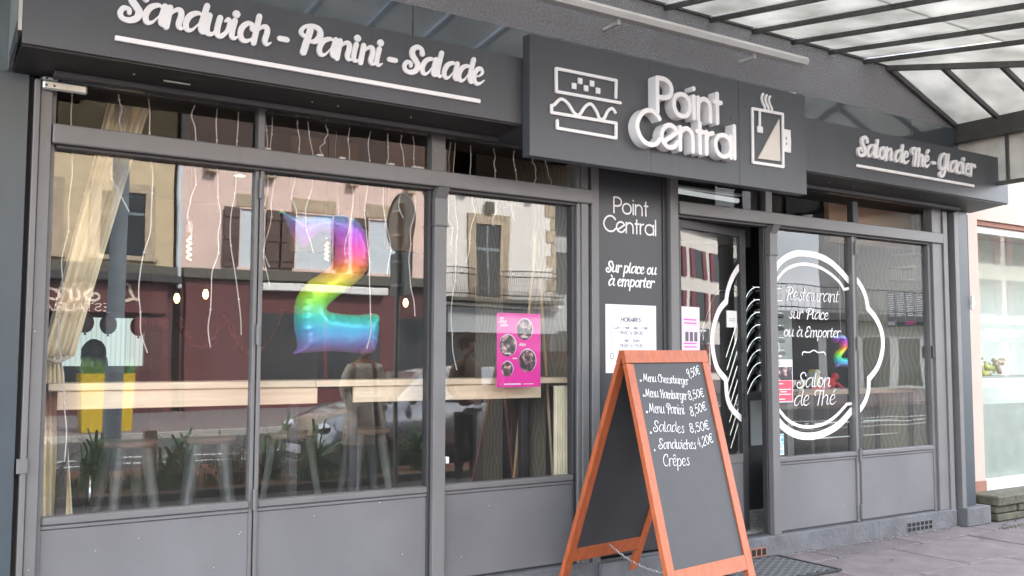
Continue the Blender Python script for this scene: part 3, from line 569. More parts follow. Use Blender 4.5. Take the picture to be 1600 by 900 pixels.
box('latch', 'white_plastic', 2.872, 2.895, -.03, .02, .86, .90, shop, .002)
box('lock_plate', F, .552, .60, -.066, -.04, .95, 1.02, shop, .003)
# dark wall panel between window and door
box('lettered_panel', 'panel_dark', 4.05, 4.658, .0, .045, .152, 2.80, shop, .002)
P0 = front(.0)
for t in (('sans', 'Point', 4.213, 4.522, 2.506, .108, .0125), ('sans', 'Central', 4.121, 4.605, 2.372, .108, .0125), ('script', 'Sur place ou', 4.137, 4.592, 2.089, .050, .0125), ('script', '\u00e0 emporter', 4.157, 4.567, 1.994, .050, .0125)):
    for q in letters(*t, P0, .0012): q.build('lettering', 'decal_white', shop, fix=False)

# ------------------------------------------------------------------ sign boxes
def prof_box(x0, x1, ztop):     # shutter box with a sloping underside
    return MB().prism([(-.40, 2.905), (-.40, ztop), (-.032, ztop-.03), (-.032, 2.866)], 'x', x0, x1)
def soffit_bits(t, x0, x1, screws):
    box('shutter_bar', 'frame_dark', max(x0, .64), min(x1, 8.16), -.15, -.085, 2.842, 2.873, t, .004)
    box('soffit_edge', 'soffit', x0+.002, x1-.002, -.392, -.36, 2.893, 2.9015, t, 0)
    for x in screws: MB().ball((x, -.25, 2.883), .006, n=6, k=4).build('screw', 'zinc', t)
s1 = thing('left_sign', 'long dark grey fascia board lettered Sandwich - Panini - Salade', 'sign')
prof_box(.47, 3.17, 3.31).build('board', 'sign_grey', s1)
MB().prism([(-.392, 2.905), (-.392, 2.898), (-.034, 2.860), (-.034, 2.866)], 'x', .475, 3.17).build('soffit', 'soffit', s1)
soffit_bits(s1, .47, 3.17, (.98, 1.9, 2.05, 2.5)); box('slot_handle', 'zinc', 1.12, 1.25, -.26, -.245, 2.868, 2.876, s1, .002)
MB().prism([(-.40, 2.96), (-.40, 3.31), (-.02, 3.30), (-.02, 2.865)], 'x', .452, .468).build('end_cap', 'zinc', s1)
MB().prism([(-.395, 2.905), (-.395, 3.0), (-.12, 2.93), (-.12, 2.87)], 'x', .448, .4515).build('end_bracket', 'sign_black', s1)
LW = .0285
for t in (('Sandwich', .868, 1.59), ('-', 1.635, 1.70), ('Panini', 1.745, 2.225), ('-', 2.262, 2.325), ('Salade', 2.365, 2.875)):
    for q in letters('script', t[0], t[1], t[2], 3.091, .103, LW, front(-.401), .014, .013, one=False): q.build('dash' if t[0] == '-' else 'letter', 'white_letter', s1, fix=False)
box('underline', 'white_letter', .858, 2.872, -.417, -.401, 2.983, 3.008, s1, .003)
s3 = thing('right_sign', 'dark grey fascia board lettered Salon de Th\u00e9 - Glacier', 'sign')
prof_box(5.655, 8.505, 3.31).build('board', 'sign_grey', s3)
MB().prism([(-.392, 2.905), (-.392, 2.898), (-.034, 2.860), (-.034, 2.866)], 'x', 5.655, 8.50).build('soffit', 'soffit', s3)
soffit_bits(s3, 5.655, 8.505, (6.2, 6.5, 7.4))
for t in (('Salon', 6.335, 6.765), ('de', 6.80, 6.975), ('Th\u00e9', 7.02, 7.26), ('-', 7.30, 7.37), ('Glacier', 7.41, 7.93)):
    for q in letters('script', t[0], t[1], t[2], 3.090, .103, .027, front(-.401), .022, .021, one=False): q.build('dash' if t[0] == '-' else 'letter', 'white_letter', s3, fix=False)
box('underline', 'white_letter', 6.33, 7.945, -.417, -.401, 2.995, 3.018, s3, .003)
s2 = thing('central_sign', 'large dark grey sign board with raised white Point Central letters, burger and cup', 'sign')
prof_box(3.173, 5.652, 3.31).build('backing_box', 'sign_grey', s2)
box('board', 'sign_grey', 3.176, 4.13, -.48, -.402, 2.70, 3.443, s2, .002); box('board', 'sign_grey', 4.132, 4.95, -.4795, -.402, 2.70, 3.443, s2, .002); box('board', 'sign_grey', 4.952, 5.652, -.48, -.402, 2.70, 3.443, s2, .002)
PB = front(-.481)
rows = [('Point', 4.125, 4.697, 3.086, .222), ('Central', 3.950, 4.842, 2.862, .222)]
for tx, a, b, z, u in rows:
    for q in letters('sans', tx, a, b, z, u, .031, PB, .075, .074, one=False): q.build('letter', 'white_letter', s2, fix=False)
def stroke(name, pts, wd, P, depth, ex, parent, sm=False, m_='white_letter'):
    pts = [(*p[:2], 1.) for p in pts]; pts = smooth_pts(pts, 6) if sm else pts
    g = MB()
    if sm: g.ribbon([p[:2] for p in pts], [wd]*len(pts), P, depth, ex)
    else:
        for i, (a, b) in enumerate(zip(pts, pts[1:])): g.ribbon([a[:2], b[:2]], [wd, wd], P, depth, ex, off=2.5e-4*(i % 3))
    return g.build(name, m_, parent, fix=False)
lw = .019; D_ = .012
stroke('burger_bun_outline', [(3.828, 3.150), (3.835, 3.235), (3.362, 3.262), (3.364, 3.112)][::1], lw, PB, D_, .011, s2) if 0 else None
stroke('burger_bun_outline', [(3.832, 3.148), (3.836, 3.258), (3.364, 3.256), (3.366, 3.113), (3.868, 3.118)], lw, PB, D_, .011, s2)
for x, z in ((3.501, 3.169), (3.548, 3.208), (3.594, 3.169), (3.641, 3.207), (3.689, 3.169)): box('sesame_seed', 'white_letter', x-.017, x+.017, -.494, -.481, z-.019, z+.019, s2, .003)
stroke('burger_filling_wave', [(3.329, 3.022), (3.35, 3.03), (3.40, 3.072), (3.455, 3.050), (3.50, 3.00), (3.54, 2.995), (3.585, 3.052), (3.63, 3.075), (3.675, 3.035), (3.70, 2.992), (3.735, 3.0), (3.765, 3.05), (3.80, 3.072), (3.826, 3.05)], lw, PB, D_, .011, s2, True)
stroke('burger_base_outline', [(3.329, 3.022), (3.329, 2.978), (3.832, 2.982), (3.831, 2.886), (3.372, 2.888), (3.371, 2.934)], lw, PB, D_+.0006, .011, s2)
stroke('cup_outline', [(5.078, 3.26), (5.394, 3.264), (5.389, 2.877), (5.076, 2.874), (5.078, 3.26)], .020, PB, D_, .011, s2)
stroke('teabag_string', [(5.152, 3.255), (5.151, 3.14)], .016, PB, D_+.0009, .011, s2)
box('teabag', 'white_letter', 5.125, 5.182, -.494, -.481, 3.095, 3.142, s2, .004)
MB().prism([(5.355, 3.222), (5.128, 2.908), (5.358, 2.914)], 'y', -.492, -.481).build('cup_contents', 'cream_wall', s2)
g = MB(); g.box(5.399, 5.475, -.492, -.481, 2.990, 3.040, .002); g.box(5.399, 5.475, -.4925, -.481, 3.061, 3.080, 0); g.box(5.399, 5.475, -.492, -.481, 3.101, 3.157, .002)
for z0, z1 in ((3.040, 3.061), (3.080, 3.101)): g.box(5.399, 5.418, -.4918, -.481, z0, z1, 0); g.box(5.434, 5.475, -.4918, -.481, z0, z1, 0)
g.build('cup_handle', 'white_letter', s2)
for dx in (0, .037, .073): stroke('steam', [(5.190+dx, 3.382-dx*.1), (5.176+dx, 3.352), (5.186+dx, 3.315), (5.205+dx, 3.29), (5.205+dx, 3.262)], .017, PB, D_, .011, s2, True)
for x, z in ((4.02, 3.28), (4.87, 3.16), (5.02, 3.27)): MB().ball((x, -.481, z), .005, n=6, k=4).build('screw', 'sign_black', s2)
# long white tube lamp on the wall
tb = thing('tube_lamp', 'long white tube light fitting mounted high on the roughcast wall', 'wall light')
MB().prism([(-.20, 3.815), (-.215, 3.85), (-.20, 3.875), (-.165, 3.88), (-.14, 3.87), (-.13, 3.815)], 'x', 2.2, 6.04).build('housing', 'white_plastic', tb)
for x in (2.9, 4.13, 5.47): box('bracket', 'white_plastic', x-.012, x+.012, -.17, -.001, 3.775, 3.80, tb, .002); box('clip', 'white_plastic', x-.012, x+.012, -.17, -.15, 3.801, 3.814, tb)

# ------------------------------------------------------------------ glass canopy
cp = thing('glass_canopy', 'glazed canopy with dark metal rafters and a hipped end above the shopfront', 'canopy')
S1, S2 = .15, .385       # slopes: main roof and hip end
AX, AZ, EX = 7.33, 4.08, 8.35
YE = -2.55
def zr(y): return AZ+S1*y
xs = [AX-.31-.462*i for i in range(0, 21)]
def bar(a, b, w_, h, nm, m_='canopy_metal', p=cp):
    a, b = Vector(a), Vector(b); t = (b-a).normalized(); sd = t.cross(Vector((0, 0, 1))).normalized()*w_/2; dn = Vector((0, 0, -h))
    vs = [a-sd, a+sd, a+sd+dn, a-sd+dn, b-sd, b+sd, b+sd+dn, b-sd+dn]
    return MB().add(vs, [(0, 1, 2, 3), (7, 6, 5, 4), (0, 4, 5, 1), (1, 5, 6, 2), (2, 6, 7, 3), (3, 7, 4, 0)]).build(nm, m_, p)
for x in xs: bar((x, -.0, zr(0)+.0), (x, YE, zr(YE)), .024, .036, 'rafter')
for i in range(len(xs)-1):
    a, b = xs[i+1]+.012, xs[i]-.012
    for y0, y1 in ((-.01, -1.25), (-1.23, YE)):
        dz = .012 if y0 > -1 else .0
        MB().add([(a, y0, zr(y0)+dz), (b, y0, zr(y0)+dz), (b, y1, zr(y1)+dz), (a, y1, zr(y1)+dz), (a, y0, zr(y0)+dz+.006), (b, y0, zr(y0)+dz+.006), (b, y1, zr(y1)+dz+.006), (a, y1, zr(y1)+dz+.006)],
            [(3, 2, 1, 0), (4, 5, 6, 7), (0, 1, 5, 4), (1, 2, 6, 5), (2, 3, 7, 6), (3, 0, 4, 7)]).build('canopy_pane', 'canopy_glass', cp)
def hipx(y): return AX-S1*y/S2*1.0     # hip line x at y
def tri(pts, nm='canopy_pane'):
    n = len(pts); MB().add(list(pts)+[(p[0], p[1], p[2]+.006) for p in pts], [tuple(range(n))[::-1], tuple(range(n, 2*n))]+[(i, (i+1) % n, n+(i+1) % n, n+i) for i in range(n)]).build(nm, 'canopy_glass', cp)
bar((AX, 0, AZ+.01), (hipx(YE), YE, zr(YE)), .035, .055, 'hip_rafter')
tri([(xs[0]+.012, -.01, AZ), (AX-.012, -.01, AZ), (hipx(YE)-.015, YE, zr(YE)), (xs[0]+.012, YE, zr(YE))])
ys = [0, -.42, -.84, -1.26, -1.68, -2.1, YE]
def ze(x): return AZ-S2*(x-AX)
for a, b in zip(ys, ys[1:]):
    tri([(hipx(a)+.015, a-.012, ze(hipx(a))), (hipx(b)+.015, b+.012, ze(hipx(b))), (EX, b+.012, ze(EX)), (EX, a-.012, ze(EX))])
for a in ys[1:]: bar((hipx(a), a, ze(hipx(a))+.008), (EX, a, ze(EX)+.008), .03, .05, 'rafter')
bar((AX, -.018, AZ+.012), (EX, -.018, ze(EX)+.012), .036, .055, 'wall_flashing'); bar((-3, -.012, AZ+.012), (AX, -.012, AZ+.012), .024, .02, 'wall_flashing')
box('end_beam', 'beam_metal', EX-.03, EX+.05, YE-.1, -.001, 3.515, 3.685, cp, .006); box('beam_flange', 'beam_metal', EX-.075, EX+.09, YE-.1, -.001, 3.500, 3.513, cp, .003)
box('eave_beam', 'beam_metal', -3, EX+.05, YE-.18, YE-.1, 3.515, 3.70, cp, .006)
for a, b in ((-.01, -.485), (-.50, -1.0), (-1.015, -1.5), (-1.515, -2.0), (-2.015, -2.5)): box('side_pane', 'canopy_glass', EX+.005, EX+.011, b, a, 3.095, 3.50, cp, 0)
for yb in (-.4925, -1.0075, -1.5075, -2.0075): box('glazing_bar', 'canopy_metal', EX-.012, EX+.022, yb-.014, yb+.014, 3.09, 3.499, cp, .002)
box('bottom_bar', 'canopy_metal', EX-.02, EX+.03, YE-.1, -.001, 3.055, 3.089, cp, .003)
for x in (EX, -3.0): MB().tube([(x, YE-.14, 0), (x, YE-.14, 3.5)], .05, 12).build('canopy_column', 'beam_metal', cp)

# ------------------------------------------------------------------ entrance door (ajar, opens inwards)
TH = R(10.5)
dr = thing('entrance_door', 'grey glazed entrance door standing ajar with white decal arcs', 'door', (4.786, .0, 0), TH)
W = .925
for a, b in ((0, .07), (W-.075, W)): box('door_stile', 'frame_dark', a, b, -.0, .045, .17, 2.515, dr, .003)
box('door_rail', 'frame_dark', .07, W-.075, 0, .045, 2.45, 2.515, dr, .003); box('door_rail', F, .07, W-.075, 0, .045, .69, .76, dr, .003)
box('kick_panel', 'panel_grey', .07, W-.075, .004, .04, .17, .688, dr, .002)
box('door_pane', 'right_glass', .07, W-.075, .018, .024, .76, 2.45, dr, 0)
PD = lambda u, v, d_: (u, .016-d_, v)
def arc3(pts, wd, P, depth, parent, m_='decal_white', nm='decal_band'): return stroke(nm, pts, wd, P, depth, 0, parent, True, m_)
arc3([(.845, 2.21), (.76, 2.13), (.69, 2.02), (.665, 1.93)], .05, PD, .001, dr)
arc3([(.665, 1.935), (.55, 1.84), (.47, 1.65), (.52, 1.44), (.645, 1.335)], .05, PD, .0015, dr)
arc3([(.645, 1.335), (.66, 1.20), (.72, 1.11), (.845, 1.03)], .05, PD, .002, dr)
hd = MB().tube([(.83, -.04, 1.05), (.83, -.04, 1.22)], .008, 8).tube([(.83, -.04, 1.05), (.87, 0, 1.05)], .007, 6).tube([(.83, -.04, 1.22), (.87, 0, 1.22)], .007, 6).build('door_handle', 'black_seat', dr)
box('lock_box', 'black_seat', .845, .885, -.012, .0, 1.55, 1.66, dr, .003)
# white quatrefoil decal and lettering on the right hand windows
dc = thing('window_decal', 'white lobed vinyl frame with Restaurant sur Place lettering on the right windows', 'window decal')
PG = front(.021)
arc3([(5.822, 2.150), (5.93, 2.262), (6.08, 2.330), (6.225, 2.345), (6.38, 2.335), (6.53, 2.295), (6.66, 2.225), (6.766, 2.15)], .052, PG, .001, dc)
arc3([(5.865, 2.098), (5.97, 2.19), (6.10, 2.242), (6.225, 2.258), (6.38, 2.245), (6.52, 2.20), (6.64, 2.135), (6.70, 2.075)], .026, PG, .0012, dc)
stroke('decal_band', [(6.70, 2.072), (6.766, 2.083)], .024, PG, .0016, 0, dc, False, 'decal_white'); stroke('decal_band', [(5.822, 2.092), (5.865, 2.096)], .024, PG, .0016, 0, dc, False, 'decal_white')
arc3([(6.842, 2.185), (6.92, 2.12), (6.985, 2.03), (7.015, 1.925)], .045, PG, .001, dc)
arc3([(7.012, 1.925), (7.12, 1.84), (7.195, 1.72), (7.20, 1.58), (7.13, 1.43), (7.005, 1.325)], .050, PG, .0014, dc)
arc3([(7.0, 1.33), (6.99, 1.22), (6.93, 1.12), (6.842, 1.045)], .045, PG, .0018, dc)
arc3([(5.822, 1.055), (5.93, .96), (6.08, .895), (6.25, .875), (6.42, .895), (6.60, .955), (6.766, 1.065)], .058, PG, .001, dc)
arc3([(5.87, 1.105), (5.97, 1.02), (6.10, .965), (6.25, .950), (6.41, .968), (6.56, 1.025), (6.70, 1.115)], .026, PG, .0014, dc)
stroke('decal_band', [(6.70, 1.118), (6.766, 1.122)], .024, PG, .0016, 0, dc, False, 'decal_white'); stroke('decal_band', [(5.822, 1.088), (5.87, 1.104)], .024, PG, .0016, 0, dc, False, 'decal_white')
for t in (('Restaurant', 5.965, 6.62, 1.958, .072), ('sur Place', 6.012, 6.485, 1.812, .060), ('ou \u00e0 Emporter', 5.945, 6.63, 1.668, .058), ('Salon', 6.085, 6.49, 1.262, .082), ('de Th\u00e9', 6.045, 6.545, 1.118, .086)):
    for q in letters('script', t[0], t[1], t[2], t[3], t[4], .0088, PG, .0012): q.build('decal_lettering', 'decal_white', dc, fix=False)
arc3([(6.165, 1.525), (6.18, 1.548), (6.25, 1.545), (6.305, 1.562), (6.36, 1.545), (6.43, 1.548), (6.445, 1.525)], .009, PG, .001, dc, nm='decal_flourish')

# ------------------------------------------------------------------ papers and stickers
def card(name, label, cat, x0, x1, z0, z1, y, m_, rot=0):
    t = thing(name, label, cat); o = box('sheet', m_, x0, x1, y-.0012, y, z0, z1, t, 0); return t
hs = card('opening_hours_sheet', 'white printed opening hours sheet on the dark panel beside the door', 'notice', 4.132, 4.592, 1.395, 1.867, -.001, 'paper')
PH = front(-.0024)
def tx(t, nm, m_, P=PH, depth=.0003, wd=.003):
    g = MB()
    for q in t:
        for k in letters('sans', q[0], q[1], q[2], q[3], q[4], q[5] if len(q) > 5 else wd, P, depth): g.v, g.f, g.smooth = (lambda o: (g.v+o.v, g.f+[tuple(i+len(g.v) for i in f) for f in o.f], g.smooth+o.smooth))(k)
    return g
tx([('HORAIRES', 4.272, 4.448, 1.750, .027, .005), ('Lun - Mar - Jeu - Ven', 4.208, 4.515, 1.699, .019, .0034), ('11h00 \u00e0 18h30', 4.258, 4.468, 1.661, .022), ('Mer - Sam', 4.285, 4.438, 1.611, .019, .0034), ('11h00 \u00e0 17h30', 4.258, 4.468, 1.572, .022), ('O', 4.172, 4.200, 1.490, .040, .005)], 'p', 'ink').build('printed_hours', 'ink', hs, fix=False)
g = MB()
for a, b in (((4.255, 1.765), (4.185, 1.767)), ((4.185, 1.767), (4.183, 1.545)), ((4.183, 1.545), (4.535, 1.545)), ((4.535, 1.545), (4.537, 1.765)), ((4.537, 1.765), (4.465, 1.765))): g.ribbon([a, b], [.002, .002], PH, .0004)
g.build('printed_border', 'ink', hs, fix=False)
pp = card('pink_poster', 'bright pink poster with four round photographs taped inside the window', 'poster', 3.275, 3.615, 1.310, 1.785, .036, 'pink')
def disc(x, z, r, y, m_, nm, p, n=24, sz=1.): 
    return MB().add([(x+r*math.cos(6.2832*k/n), y, z+r*sz*math.sin(6.2832*k/n)) for k in range(n)], [tuple(range(n))]).build(nm, m_, p, fix=False)
for x, z, r in ((3.488, 1.680, .062), (3.358, 1.575, .063), (3.51, 1.478, .066), (3.353, 1.425, .044)):
    disc(x+.003, z+.004, r*1.05, .0344, 'pink_pale', 'round_rim', pp, sz=1.1); disc(x, z, r, .0340, 'photo_print', 'round_photo', pp, sz=1.1)
for x0, x1, z0, z1 in ((3.33, 3.46, 1.325, 1.333), (3.30, 3.305, 1.325, 1.333), (3.335, 3.375, 1.522, 1.530), (3.395, 3.43, 1.49, 1.497), (3.475, 3.51, 1.63, 1.636)): box('poster_print', 'decal_white', x0, x1, .0336, .0342, z0, z1, pp, 0)
for t in (('an', 3.296, 3.325, 1.742, .02), ('danse', 3.290, 3.345, 1.720, .022), ('salon', 3.30, 3.355, 1.698, .02), ('danse', 3.445, 3.495, 1.575, .02)):
    letters('script', t[0], t[1], t[2], t[3], t[4]*.7, .0035, front(.0342), .0002)[0].build('poster_print', 'decal_white', pp, fix=False)
box('poster_print', 'decal_white', 3.48, 3.56, .0336, .0342, 1.327, 1.331, pp, 0)
dp = thing('door_flyer', 'pale pink and white flyer taped on the entrance door glass', 'flyer', (4.786, 0, 0), TH)
box('sheet', 'pink_pale', .085, .31, .0148, .0165, 1.44, 1.875, dp, 0); box('flyer_header', 'paper', .088, .307, .0138, .0147, 1.80, 1.87, dp, 0); box('flyer_picture', 'photo_print', .15, .25, .0138, .0147, 1.62, 1.72, dp, 0) if 0 else None
for z in (1.775, 1.75, 1.60, 1.575, 1.47): box('flyer_text', 'pink', .10+random.uniform(0, .03), .27, .0138, .0147, z, z+.009, dp, 0)
for i in range(3): box('flyer_picture', 'sign_grey', .13+i*.055, .17+i*.055, .0138, .0147, 1.62, 1.69, dp, 0)
dn = thing('door_notice', 'small white switch box like notice hanging on the entrance door glass', 'notice', (4.786, 0, 0), TH)
box('sheet', 'white_plastic', .665, .80, .008, .0165, 1.735, 1.865, dn, .002); box('notice_line', 'sign_grey', .69, .775, .0065, .0078, 1.80, 1.803, dn, 0); box('notice_line', 'sign_grey', .69, .775, .0065, .0078, 1.785, 1.788, dn, 0)
rc = card('red_event_card', 'white and red event card with a picture on the window right of the door', 'flyer', 5.822, 6.045, 1.152, 1.487, .0205, 'paper')
box('card_photo', 'photo_print', 5.832, 6.037, .0172, .0185, 1.325, 1.43, rc, 0); box('card_red_field', 'red_card', 5.832, 6.037, .0172, .0185, 1.160, 1.322, rc, 0)
for x0, x1, z in ((5.85, 5.93, 1.295), (5.85, 6.02, 1.25), (5.90, 5.97, 1.232), (5.86, 6.02, 1.212), (5.85, 5.95, 1.175)): box('card_print', 'decal_white', x0, x1, .0160, .0170, z, z+.006, rc, 0)
for z in (1.462, 1.447): box('card_print', 'sign_grey', 5.835, 5.91, .0172, .0185, z, z+.004, rc, 0)
cc = card('payment_sticker', 'small blue and white card payment sticker low on the window', 'sticker', 5.822, 5.928, .745, .908, .0205, 'paper')
box('sticker_blue_field', 'blue_card', 5.827, 5.923, .0172, .0185, .825, .903, cc, 0)
for dx in (0, .038):
    arc3([(5.872+dx, .88), (5.858+dx, .888), (5.843+dx, .878), (5.840+dx, .862), (5.845+dx, .846), (5.858+dx, .838), (5.872+dx, .844)], .013, front(.0172), .0005, cc, nm='sticker_logo')
box('sticker_logo', 'decal_white', 5.88, 5.893, .0164, .0171, .838, .888, cc, 0)
disc(5.848, .776, .011, .0170, 'red_card', 'sticker_logo', cc, 12); disc(5.862, .776, .011, .0168, 'yellow', 'sticker_logo', cc, 12)
for z in (.803, .775, .76): box('sticker_print', 'blue_card', 5.885, 5.92, .0172, .0185, z, z+.008, cc, 0)
rs = thing('rocket_sticker', 'small white rocket shaped sticker above the red card', 'sticker')
arc3([(5.835, 1.56), (5.838, 1.62), (5.862, 1.648), (5.888, 1.62), (5.892, 1.56), (5.835, 1.56)], .006, PG, .0008, rs, nm='sticker_outline')
MB().prism([(5.863, 1.632), (5.876, 1.60), (5.886, 1.572), (5.863, 1.582), (5.842, 1.572), (5.852, 1.60)], 'y', .0192, .0205).build('sticker_emblem', 'decal_white', rs)
box('sticker_print', 'decal_white', 5.822, 5.92, .0192, .0205, 1.507, 1.522, rs, 0); box('sticker_print', 'decal_white', 5.835, 5.895, .0192, .0205, 1.545, 1.548, rs, 0)

# ------------------------------------------------------------------ A-board
ab = thing('a_board', 'orange wooden A-board with a chalk written menu standing on the pavement', 'menu board')
RL, RR = Vector((3.722, -.66, 1.538)), Vector((4.506, -.56, 1.542)); FL, FR = Vector((3.67, -1.17, 0)), Vector((4.45, -1.06, 0)); BL, BR = Vector((3.59, -.16, 0)), Vector((4.30, -.06, 0))
def frame(TL, TR, L_, R_, sgn, name):
    un = (TR-TL).normalized(); vn = ((L_+R_)/2-(TL+TR)/2).normalized(); nn = un.cross(vn).normalized()*sgn    # outward
    T = .030; w_ = .062
    def stile(A, B, s_):
        t = (B-A).normalized(); i = un*s_; i = (i-t*i.dot(t)).normalized(); vs = [A, A+i*w_, B+i*w_*1.0, B]
        vs = [v for v in vs]+[v-nn*T for v in vs]
        return MB().add(vs, [(0, 1, 2, 3), (7, 6, 5, 4), (0, 4, 5, 1), (1, 5, 6, 2), (2, 6, 7, 3), (3, 7, 4, 0)])
    H_ = (L_-TL).length
    def at(u, f): return TL.lerp(L_, f).lerp(TR.lerp(R_, f), u)
    fr = bpy.data.objects.new(name, None); COL.objects.link(fr); fr.parent = ab
    stile(at(0, .047), L_, 1).build('leg', 'orange_wood', fr); stile(at(1, .047), R_, -1).build('leg', 'orange_wood', fr)
    def rail(f0, f1, u0, u1, nm, prd=0.):
        vs = [at(u0, f0)+nn*prd, at(u1, f0)+nn*prd, at(u1, f1)+nn*prd, at(u0, f1)+nn*prd]; vs += [v-nn*(T+prd) for v in vs]
        return MB().add(vs, [(0, 1, 2, 3), (7, 6, 5, 4), (0, 4, 5, 1), (1, 5, 6, 2), (2, 6, 7, 3), (3, 7, 4, 0)]).build(nm, 'orange_wood', fr)
    rail(-.004, .045, 0, 1, 'top_rail', .002); e = w_/.75; rail(.795, .848, e, 1-e, 'bottom_rail', -.001)
    vs = [at(e-.003, .045)-nn*.010, at(1-e+.003, .045)-nn*.010, at(1-e+.003, .796)-nn*.010, at(e-.003, .796)-nn*.010]; vs += [v-nn*.012 for v in vs]
    MB().add(vs, [(0, 1, 2, 3), (7, 6, 5, 4), (0, 4, 5, 1), (1, 5, 6, 2), (2, 6, 7, 3), (3, 7, 4, 0)]).build('chalk_panel', 'slate', fr)
    return fr, un, vn, nn
yo = Vector((0, .022, 0))
frF, un, vn, nn = frame(RL-yo, RR-yo, FL-yo, FR-yo, -1, 'front_frame')
if nn.y > 0: print('WARN normal', nn)
frame(RL+yo, RR+yo, BL+yo, BR+yo, 1, 'back_frame')
for q in (.12, .88):
    c = RL.lerp(RR, q); MB().tube([c-Vector((.03, .004, -.002)), c+Vector((.03, -.004, .002))], .006, 8).build('hinge', 'steel', ab)
mr = (RL+RR)/2-yo; un2 = (un-vn*un.dot(vn)).normalized()
PC = lambda u, v, d_: tuple(mr+un2*u-vn*(-v)*1.0+nn*(d_-.010))
u_ax = Vector((.99234, .10278, -.0685)); v_ax = Vector((-.0333, -.31142, -.94969))
PC = lambda u, v, d_: tuple(Vector((4.114, -.61-.022, 1.54))+u_ax*u-v_ax*v+nn*(d_-.010))
def chalk(txt, x0, x1, z0, u, font='script', slope=0., wd=.0044):
    letters(font, txt, x0, x1, z0, u, wd, PC, .0012, slope=slope, jit=.0030)[0].build('chalk_writing', 'chalk', frF, fix=False)
for i, (t, a, b, z, u, p, pa, pb, pz, sl_) in enumerate([('Menu Cheeseburger', -.262, .150, -.208, .036, '9,50\u20ac', .160, .288, -.165, .30), ('Menu Hamburger', -.270, .108, -.307, .040, '8,50\u20ac', .128, .280, -.305, .20),
        ('Menu Panini', -.265, .055, -.403, .044, '8,50\u20ac', .113, .275, -.412, .28), ('Salades', -.262, .012, -.520, .046, '8,50\u20ac', .075, .262, -.515, .12), ('Sandwiches', -.245, .094, -.620, .042, '4,20\u20ac', .118, .272, -.607, .22), ('Cr\u00eapes', -.235, .0, -.722, .048, None, 0, 0, 0, 0)]):
    chalk(t, a, b, z, u)
    if p: chalk(p, pa, pb, pz, .056, 'sans', sl_)
    zb = (-.205, -.298, -.399, -.524, -.629, -.732)[i]; xb = -.286
    MB().ribbon([(xb, zb), (xb+.002, zb)], [.013, .013], PC, .0012).build('chalk_bullet', 'chalk', frF, fix=False)
# chain between the two frames
ca = BL.lerp(BR, .42); ca = Vector((3.97, -.23, .30)); cb = Vector((4.09, -1.0, .28))
k = 34; pts = [ca.lerp(cb, i/k)+Vector((0, 0, -.10*4*(i/k)*(1-i/k))) for i in range(k+1)]
for i in range(k):
    c = (pts[i]+pts[i+1])/2; t = (pts[i+1]-pts[i]).normalized(); s_ = Vector((1, 0, 0)) if i % 2 else t.cross(Vector((1, 0, 0))).normalized()
    MB().tube([c+t*.015*math.cos(a)+s_*.007*math.sin(a) for a in [j*.785 for j in range(8)]], .0022, 5, closed=True).build('chain_link', 'steel', ab)

# ------------------------------------------------------------------ door mat
dm = thing('door_mat', 'dark rubber honeycomb door mat lying on the pavement before the door', 'door mat')
MX0, MX1, MY0, MY1 = 4.90, 5.725, -.66, -.075
box('mat_base', 'mat_rubber', MX0, MX1, MY0, MY1, .004, .013, dm, .002)
for e in ((MX0, MX1, MY0, MY0+.02), (MX0, MX1, MY1-.02, MY1), (MX0, MX0+.02, MY0+.02, MY1-.02), (MX1-.02, MX1, MY0+.02, MY1-.02)): box('mat_border', 'mat_rubber', e[0], e[1], e[2], e[3], .0132, .018, dm, .001)
cells = 0
cell = None
for j in range(9):
    for i in range(16):
        cx = MX0+.05+i*.05; cy = MY0+.05+j*.062+(.031 if i % 2 else 0)
        if cx > MX1-.04 or cy > MY1-.035: continue
        if cell is None:
            cell = MB().tube([(.024*math.cos(a)*(.8+.2*abs(math.sin(a))), .029*math.sin(a), .015) for a in [q*.5236 for q in range(12)]], .0042, 5, closed=True).build('mat_cell', 'mat_ridge', dm); o = cell
        else: o = cell.copy(); COL.objects.link(o)
        o.location = (cx, cy, 0)

# ------------------------------------------------------------------ the room behind the glass
room = thing('shop_interior', 'dark restaurant room with brown ceiling behind the shopfront glass', 'room')
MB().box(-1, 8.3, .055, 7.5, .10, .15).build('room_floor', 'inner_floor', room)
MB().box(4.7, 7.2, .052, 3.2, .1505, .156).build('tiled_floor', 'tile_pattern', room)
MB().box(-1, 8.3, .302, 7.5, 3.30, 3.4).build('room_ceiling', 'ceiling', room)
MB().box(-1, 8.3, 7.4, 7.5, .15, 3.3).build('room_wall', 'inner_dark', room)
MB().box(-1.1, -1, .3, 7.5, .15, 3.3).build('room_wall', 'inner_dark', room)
MB().box(8.105, 8.16, .06, 1.02, .15, 3.3).build('room_wall', 'wallpaper', room); MB().box(8.105, 8.16, 1.021, 7.4, .15, 3.3).build('room_wall', 'inner_dark', room)
MB().box(4.00, 4.05, .06, 1.5, .15, 3.3).build('room_wall', 'wallpaper', room)
MB().box(4.0505, 4.66, .06, .10, .15, 3.3).build('room_wall', 'inner_dark', room)
MB().box(4.60, 4.66, .101, 2.2, .15, 3.3).build('room_wall', 'inner_dark', room)
box('dark_post', 'sign_black', 3.80, 3.96, .66, .78, .15, 2.6, room)
box('dark_post', 'sign_black', 3.90, 3.985, .30, .38, .15, 1.30, room)
for x0, x1, y0 in ((3.3, 3.9, 1.7), (2.7, 3.28, 2.2)): box('wood_partition', 'ochre_board', x0, x1, y0, y0+.05, 2.35, 3.28, room)
